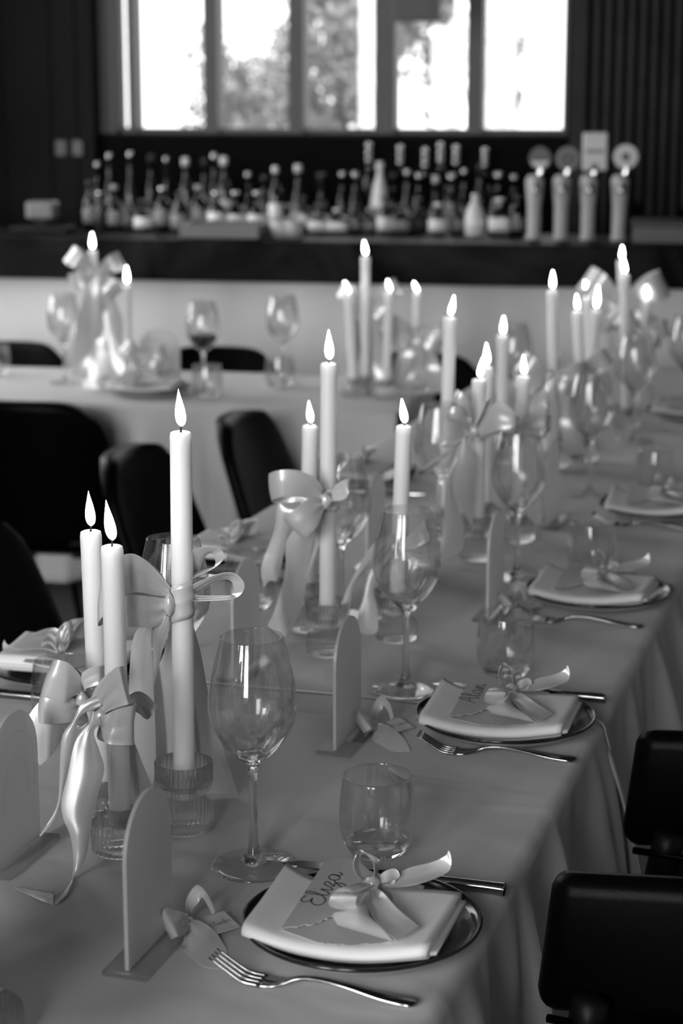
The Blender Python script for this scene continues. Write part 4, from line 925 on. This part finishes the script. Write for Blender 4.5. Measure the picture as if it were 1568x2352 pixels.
# name card: envelope, deckled flap, lettering; local coordinates on the napkin
def deck(pts, z0, z1, seed=0, dk=()):
    rnd = random.Random(seed); out = []
    for i, p in enumerate(pts):
        q = pts[(i+1) % len(pts)]; out.append(p)
        if i in dk:
            for k in range(1, 14): f = k/14; out.append((p[0]+(q[0]-p[0])*f+rnd.uniform(-.0014, .0014), p[1]+(q[1]-p[1])*f+rnd.uniform(-.0016, .0016)))
    return poly_plate(out, z0, z1)
GLY = {  # cursive strokes, x to the right, y up, in x-height units
 'E': ([[(1.0, 1.7), (.6, 1.95), (.25, 1.7), (.35, 1.25), (.75, 1.1), (.3, 1.0), (.0, .5), (.2, .05), (.7, .0), (1.15, .4)]], 1.15),
 'C': ([[(1.1, 1.6), (.85, 1.95), (.4, 1.8), (.05, 1.1), (.05, .4), (.35, .0), (.8, .05), (1.2, .45)]], 1.2),
 'A': ([[(.0, .0), (.4, .8), (.9, 1.95), (1.0, 1.0), (1.05, .0), (1.4, .3)], [(.3, .8), (1.1, .85)]], 1.4),
 'l': ([[(0, .4), (.35, 1.3), (.4, 1.9), (.2, 1.9), (.12, 1.2), (.15, .3), (.3, .0), (.6, .35)]], .6),
 'i': ([[(0, .4), (.2, .95), (.2, .3), (.3, .0), (.6, .35)], [(.22, 1.4), (.26, 1.46)]], .6),
 'z': ([[(0, .4), (.3, .95), (.6, .85), (.4, .45), (.1, .05), (.5, .1), (.55, -.4), (.3, -.9), (.12, -.6), (.5, .0), (.85, .35)]], .85),
 'a': ([[(.7, .8), (.4, .98), (.08, .7), (.05, .25), (.3, .0), (.6, .3), (.7, .9), (.68, .25), (.82, .0), (1.1, .35)]], 1.05),
 'u': ([[(0, .4), (.15, .95), (.15, .3), (.35, .0), (.65, .3), (.75, .95), (.75, .2), (.9, .0), (1.15, .35)]], 1.1),
 'd': ([[(.7, .8), (.4, .98), (.08, .7), (.05, .25), (.3, .0), (.6, .3), (.8, 1.9), (.7, .25), (.85, .0), (1.1, .35)]], 1.05),
 'n': ([[(0, .4), (.12, .95), (.12, .0), (.3, .75), (.55, .95), (.62, .5), (.65, .0), (.95, .35)]], .9),
}
def lettering(text, size, org, ang, z, xs=1.0):
    parts = []; x = 0; c, s = math.cos(ang), math.sin(ang)
    for chx in text:
        st, adv = GLY[chx]
        for pl in st:
            P = [cr([(p[0], p[1], 0) for p in pl], k/(len(pl)*5)) for k in range(len(pl)*5+1)]
            A, B = [], []
            for i, p in enumerate(P):
                d = P[min(i+1, len(P)-1)]-P[max(i-1, 0)]; n = Vector((-d.y, d.x, 0)); n = n.normalized()*.045 if n.length else Vector((0, .045, 0))
                for lst, q in ((A, p-n), (B, p+n)):
                    X, Yy = (q.x+x)*size*xs, q.y*size; lst.append(Vector((org[0]+X*c-Yy*s, org[1]+X*s+Yy*c, z)))
            V = A+B; m = len(A); parts.append((V, [(k, k+1, m+k+1, m+k) for k in range(m-1)]))
        x += adv
    return merge(*parts)
# setting 0 reference frame: plate centre, local x = v (towards the edge), local y = u
P0 = tab(831, 2108, .02); P0.z = TZ
def loc0(px, py, h):   # pixel -> local coordinates of setting 0
    p = tab(px, py, h)-P0; return (p.x*TC+p.y*TS, -p.x*TS+p.y*TC)
ZT = .0305
Z9 = lambda L: zl(L, 560, 1900, 2.8)
def L9(pts, h): return [loc0(p[0], p[1], h) for p in Z9(pts)]
ENV = L9([(240, 668), (480, 752), (700, 768), (948, 746), (1048, 606), (1160, 385), (850, 300), (545, 200)], ZT)
FLAP = L9([(240, 660), (460, 628), (580, 575), (760, 600), (880, 480), (860, 330), (720, 215), (540, 196)], ZT+.002)
NAMES = ['Eliza', 'Alan', 'Ella', 'Lina']
bowdef = None
def setting(k, P, rz, text, ordn, detail=True):
    pl = make_plate('dark stoneware %s' % ordn, (P.x, P.y, TZ+.0018), rz)
    nk = thing('napkin', 'pale folded linen napkin on the %s' % ordn, 'napkin', (P.x, P.y, TZ+.0018), rz, 'folded napkins on plates')
    for L in NAP: obj('folded_layer', L, M_NAPKIN, nk)
    cd = thing('name_card', 'paper name card on the napkin of the %s' % ordn, 'card', (P.x, P.y, TZ+.0018), rz, 'name cards on napkins')
    obj('envelope', deck(ENV, ZT-.0012, ZT-.0006, 3, (1, 2)), M_PAPER, cd, False)
    fl = obj('flap', deck(FLAP, ZT+.0008, ZT+.0015, 5, (0, 1)), M_PAPER, cd, False)
    if text:
        a = Vector(loc0(*Z9([(500, 530)])[0], ZT)); b = Vector(loc0(*Z9([(640, 318)])[0], ZT)); ang = math.atan2(b.y-a.y, b.x-a.x)
        n = sum(GLY[c][1] for c in text); ln = (b-a).length
        obj('lettering', lettering(text, ln/n/1.6, (a.x, a.y), ang, ZT+.0018, 1.6), M_INK, fl, False)
    bw = thing('ribbon_bow', 'small satin bow on the card of the %s' % ordn, 'ribbon', (P.x, P.y, TZ+.0018), rz, 'bows on name cards')
    def U(p): q = loc0(p[0], p[1], p[2]); return Vector((q[0], q[1], p[2]))
    def st(name, A, B, seg=30, bu=.001):
        A = [U(p) for p in zl(A, 560, 1900, 2.8)]; B = [U(p) for p in zl(B, 560, 1900, 2.8)]; obj(name, strip(A, B, seg, 5, bu), M_SATIN, bw)
    h = ZT+.004
    st('loop', [(790, 350, h+.004), (735, 330, h+.014), (705, 260, h+.026), (722, 190, h+.036), (745, 160, h+.038), (790, 190, h+.034), (830, 240, h+.022), (840, 330, h+.008)], [(800, 360, h+.002), (770, 340, h+.008), (748, 270, h+.018), (750, 200, h+.028), (790, 175, h+.034), (860, 215, h+.026), (868, 260, h+.014), (850, 345, h+.004)], 40)
    st('loop', [(800, 370, h+.006), (700, 385, h+.018), (600, 415, h+.024), (552, 470, h+.022), (556, 520, h+.008), (640, 545, h+.003), (760, 545, h+.004), (830, 440, h+.003)], [(840, 390, h+.006), (800, 420, h+.018), (740, 450, h+.022), (722, 475, h+.020), (724, 520, h+.008), (745, 545, h+.002), (790, 530, h+.003), (850, 420, h+.003)], 40)
    st('loop', [(850, 350, h+.004), (900, 300, h+.014), (970, 280, h+.016), (1000, 330, h+.010), (930, 370, h+.004)], [(855, 380, h+.002), (910, 370, h+.008), (960, 350, h+.009), (970, 370, h+.006), (920, 395, h+.002)], 26)
    st('tail', [(850, 360, h+.003), (950, 330, h+.008), (1060, 275, h+.012), (1200, 240, h+.014), (1290, 200, h+.020), (1316, 160, h+.026)], [(855, 390, h+.001), (960, 400, h+.004), (1090, 385, h+.006), (1230, 340, h+.008), (1320, 290, h+.010), (1335, 205, h+.020)], 30, .002)
    st('tail', [(840, 390, h+.003), (900, 440, h+.008), (990, 540, h+.008), (1125, 650, h+.002)], [(820, 400, h+.001), (800, 520, h+.008), (880, 650, h+.006), (985, 745, h+.001)], 26, .003)
    st('tail', [(815, 400, h+.002), (690, 530, h+.004), (575, 570, h+.003), (600, 640, h+.001)], [(825, 410, h+.001), (800, 560, h+.005), (870, 650, h+.004), (960, 745, h)], 26, .002)
    kp = U((*zl([(822, 372)], 560, 1900, 2.8)[0], h+.006)); V, Fc = lathe([(0, -1), (.6, -.8), (1, 0), (.6, .8), (0, 1)], 16)
    obj('knot', ([(kp.x+x*.0075, kp.y+y*.0085, kp.z+z*.006*(1+.2*math.sin(4*x))) for x, y, z in V], Fc), M_SATIN, bw)
    return pl, nk, cd, bw
# cutlery
def make_fork(label):
    t = thing('dinner_fork', label, 'fork', (0, 0, 0), 0, 'steel forks'); t.scale = (.965, .965, .93)
    def sweep(sec):
        V, Fc = [], []; n = 8
        P = []
        for i in range(33):
            f = i/32; v = cr([Vector((s[0], s[1], s[2])) for s in sec], f); w = cr([Vector((s[3], 0, 0)) for s in sec], f).x
            P.append((v.x, v.z if 0 else v.y, v.z, w))
        for x, hw, z, th in P:
            for k in range(n): a = 2*PI*k/n; V.append((x, hw*math.cos(a), z+th*math.sin(a)))
        for i in range(len(P)-1):
            for k in range(n): Fc.append((i*n+k, i*n+(k+1) % n, (i+1)*n+(k+1) % n, (i+1)*n+k))
        Fc.append(tuple(range(n-1, -1, -1))); Fc.append(tuple((len(P)-1)*n+k for k in range(n)))
        return V, Fc
    # x from handle end (0) to tine root (.14), hw, z, th
    obj('handle', sweep([(0, .0055, .0035, .0016), (.006, .0095, .0034, .0019), (.03, .0088, .0052, .0019), (.06, .0058, .0098, .0020), (.085, .0036, .0118, .0021), (.103, .0032, .0098, .0022), (.114, .0062, .0055, .0019), (.124, .0108, .0030, .0015), (.136, .0122, .0026, .0013)]), M_STEEL, t)
    for k in range(4):
        y = -.0098+k*.00653
        obj('tine', tube([(.134, y, .0027), (.150, y*1.0, .0040), (.163, y*.97, .0110), (.180, y*.93, .0220)], lambda s: .0019-.0009*s, 6, 10), M_STEEL, t)
    return t
def make_knife(label):
    t = thing('dinner_knife', label, 'knife', (0, 0, 0), 0, 'steel knives')
    obj('handle', tube([(0, 0, .006), (.004, 0, .006), (.02, 0, .0062), (.06, 0, .006), (.092, 0, .0052), (.1, 0, .005)], lambda s: (.0045 if s < .02 else .0066-.0018*s), 10, 20), M_STEEL, t)
    bl = poly_plate([(.098, -.005), (.12, -.0085), (.18, -.0088), (.2, -.006), (.212, .003), (.205, .0065), (.098, .005)], .0042, .0058)
    obj('blade', bl, M_STEEL, t, False); return t
fork0, knife0 = make_fork('x'), make_knife('x')
used = {'f': 0, 'k': 0}
def put(kind, proto, label, end, tip):
    o = proto if not used[kind] else copy_tree(proto); used[kind] += 1
    o['label'] = label; d = tip-end; o.location = (end.x, end.y, TZ+.0018); o.rotation_euler = (0, 0, math.atan2(d.y, d.x)); return o
S = Vector((.1775, .576, 0))
fe0, ft0 = tab(957, 2306, .004), tab(604, 2258, .002); ke0, kt0 = tab(1160, 2048, .006), tab(678, 1990, .004)
Ps = [P0, tab(1160, 1638, .02), tab(1372, 1352, .02), tab(1512, 1158, .02)]
nth = ['plate nearest the camera', 'second plate from the camera', 'third plate from the camera', 'fourth plate, by the right edge']
for k, P in enumerate(Ps):
    P = Vector((P.x, P.y, TZ)); rz = TA+(0, .02, -.03, .05)[k]
    setting(k, P, rz, NAMES[k] if k < 2 else None, nth[k])
    dP = P-P0
    put('f', fork0, 'steel fork before the %s' % nth[k], (tab(1322, 1746, .004) if k == 1 else fe0+dP if k != 2 else tab(1476, 1440, .004)), (tab(1066, 1731, .002) if k == 1 else ft0+dP if k != 2 else tab(1262, 1428, .002)))
    put('k', knife0, 'steel knife behind the %s' % nth[k], (tab(1390, 1608, .006) if k == 1 else ke0+dP if k != 2 else tab(1543, 1356, .006)), kt0+dP)
# left side of the long table
for k, (u, lab) in enumerate(((2.09, 'left plate beyond the front candle bows'), (2.70, 'left plate behind the second candle group'), (3.36, 'left plate before the third candle group'))):
    P = TB(-1.012, u); P.z = TZ; setting(10+k, P, TA+PI+(.15, 0, -.05)[k], None, lab)
    put('k', knife0, 'steel knife by the %s' % lab, P-d_u*.118-dv*.06, P-d_u*.11+dv*.13)
    put('f', fork0, 'steel fork by the %s' % lab, P+d_u*.122-dv*.06, P+d_u*.115+dv*.11)
p = tab(340, 905); P = Vector((p.x, p.y, TZ)); setting(20, P, RA, None, 'plate before the bar-side arch sign')
p = tab(1590, 960); P = Vector((p.x, p.y, TZ)); setting(21, P, TA, None, 'blurred right-edge plate nearest the bar')

# ------------------------------------------------------------------ favours: little bow with a name tag
def favour(label, off, text):
    t = thing('favour_tag', label, 'gift tag', (P0.x+off.x, P0.y+off.y, TZ+.0018), TA, 'ribbon favours with name tags')
    def U(p): q = loc0(p[0], p[1], p[2]); return Vector((q[0], q[1], p[2]))
    ZA = lambda L: [(p[0]/3.0154, 1900+p[1]/3.0154, p[2]) for p in L]
    def st(name, A, B, seg=26, bu=.001): obj(name, strip([U(p) for p in ZA(A)], [U(p) for p in ZA(B)], seg, 5, bu), M_SATIN, t)
    st('loop', [(1300, 620, .012), (1210, 590, .024), (1145, 570, .030), (1125, 620, .026), (1140, 650, .012), (1290, 660, .006)], [(1310, 720, .006), (1270, 760, .016), (1230, 770, .022), (1195, 785, .016), (1190, 780, .008), (1300, 740, .004)], 32)
    st('loop', [(1300, 620, .010), (1290, 520, .024), (1340, 430, .036), (1385, 420, .040), (1450, 500, .030), (1490, 600, .012)], [(1310, 640, .004), (1330, 590, .012), (1370, 540, .022), (1400, 500, .026), (1440, 560, .018), (1470, 620, .006)], 32)
    st('tail', [(1330, 640, .008), (1420, 680, .007), (1500, 750, .004), (1570, 860, .0012)], [(1250, 850, .004), (1330, 920, .003), (1430, 985, .002), (1580, 985, .0012)], 24)
    cn = [U(p) for p in ZA([(1400, 640, .004), (1550, 590, .008), (1660, 700, .006), (1500, 750, .004)])]
    c = obj('paper_tag', (cn+[v-Vector((0, 0, .0005)) for v in cn], [(0, 1, 2, 3), (7, 6, 5, 4), (0, 4, 5, 1), (1, 5, 6, 2), (2, 6, 7, 3), (3, 7, 4, 0)]), M_PAPER, t, False)
    d = cn[1]-cn[0]; e = cn[3]-cn[0]; V, Fc = lettering(text, .135, (.0, .35), 0, 0)
    V = [cn[0]+d*(v[0]*1.0+.02)+e*(.95-v[1]*.9)+Vector((0, 0, .0005)) for v in V]
    obj('lettering', (V, Fc), M_INK, c, False)
    V, Fc = lathe([(0, -1), (.6, -.8), (1, 0), (.6, .8), (0, 1)], 14); kp = U(ZA([(1305, 670, .006)])[0])
    obj('knot', ([(kp.x+x*.006, kp.y+y*.006, kp.z+z*.005) for x, y, z in V], Fc), M_SATIN, t)
favour('satin favour bow with a script tag beside the nearest arch sign', Vector((0, 0, 0)), 'Claudia')
q = tab(850, 1672)-tab(425, 2125); favour('satin favour bow with a script tag beside the second plate', Vector((q.x, q.y, 0)), 'Claudia')
q = tab(1165, 1395)-tab(425, 2125); favour('blurred satin favour bow behind the second tumbler', Vector((q.x, q.y, 0)), 'Claudia')
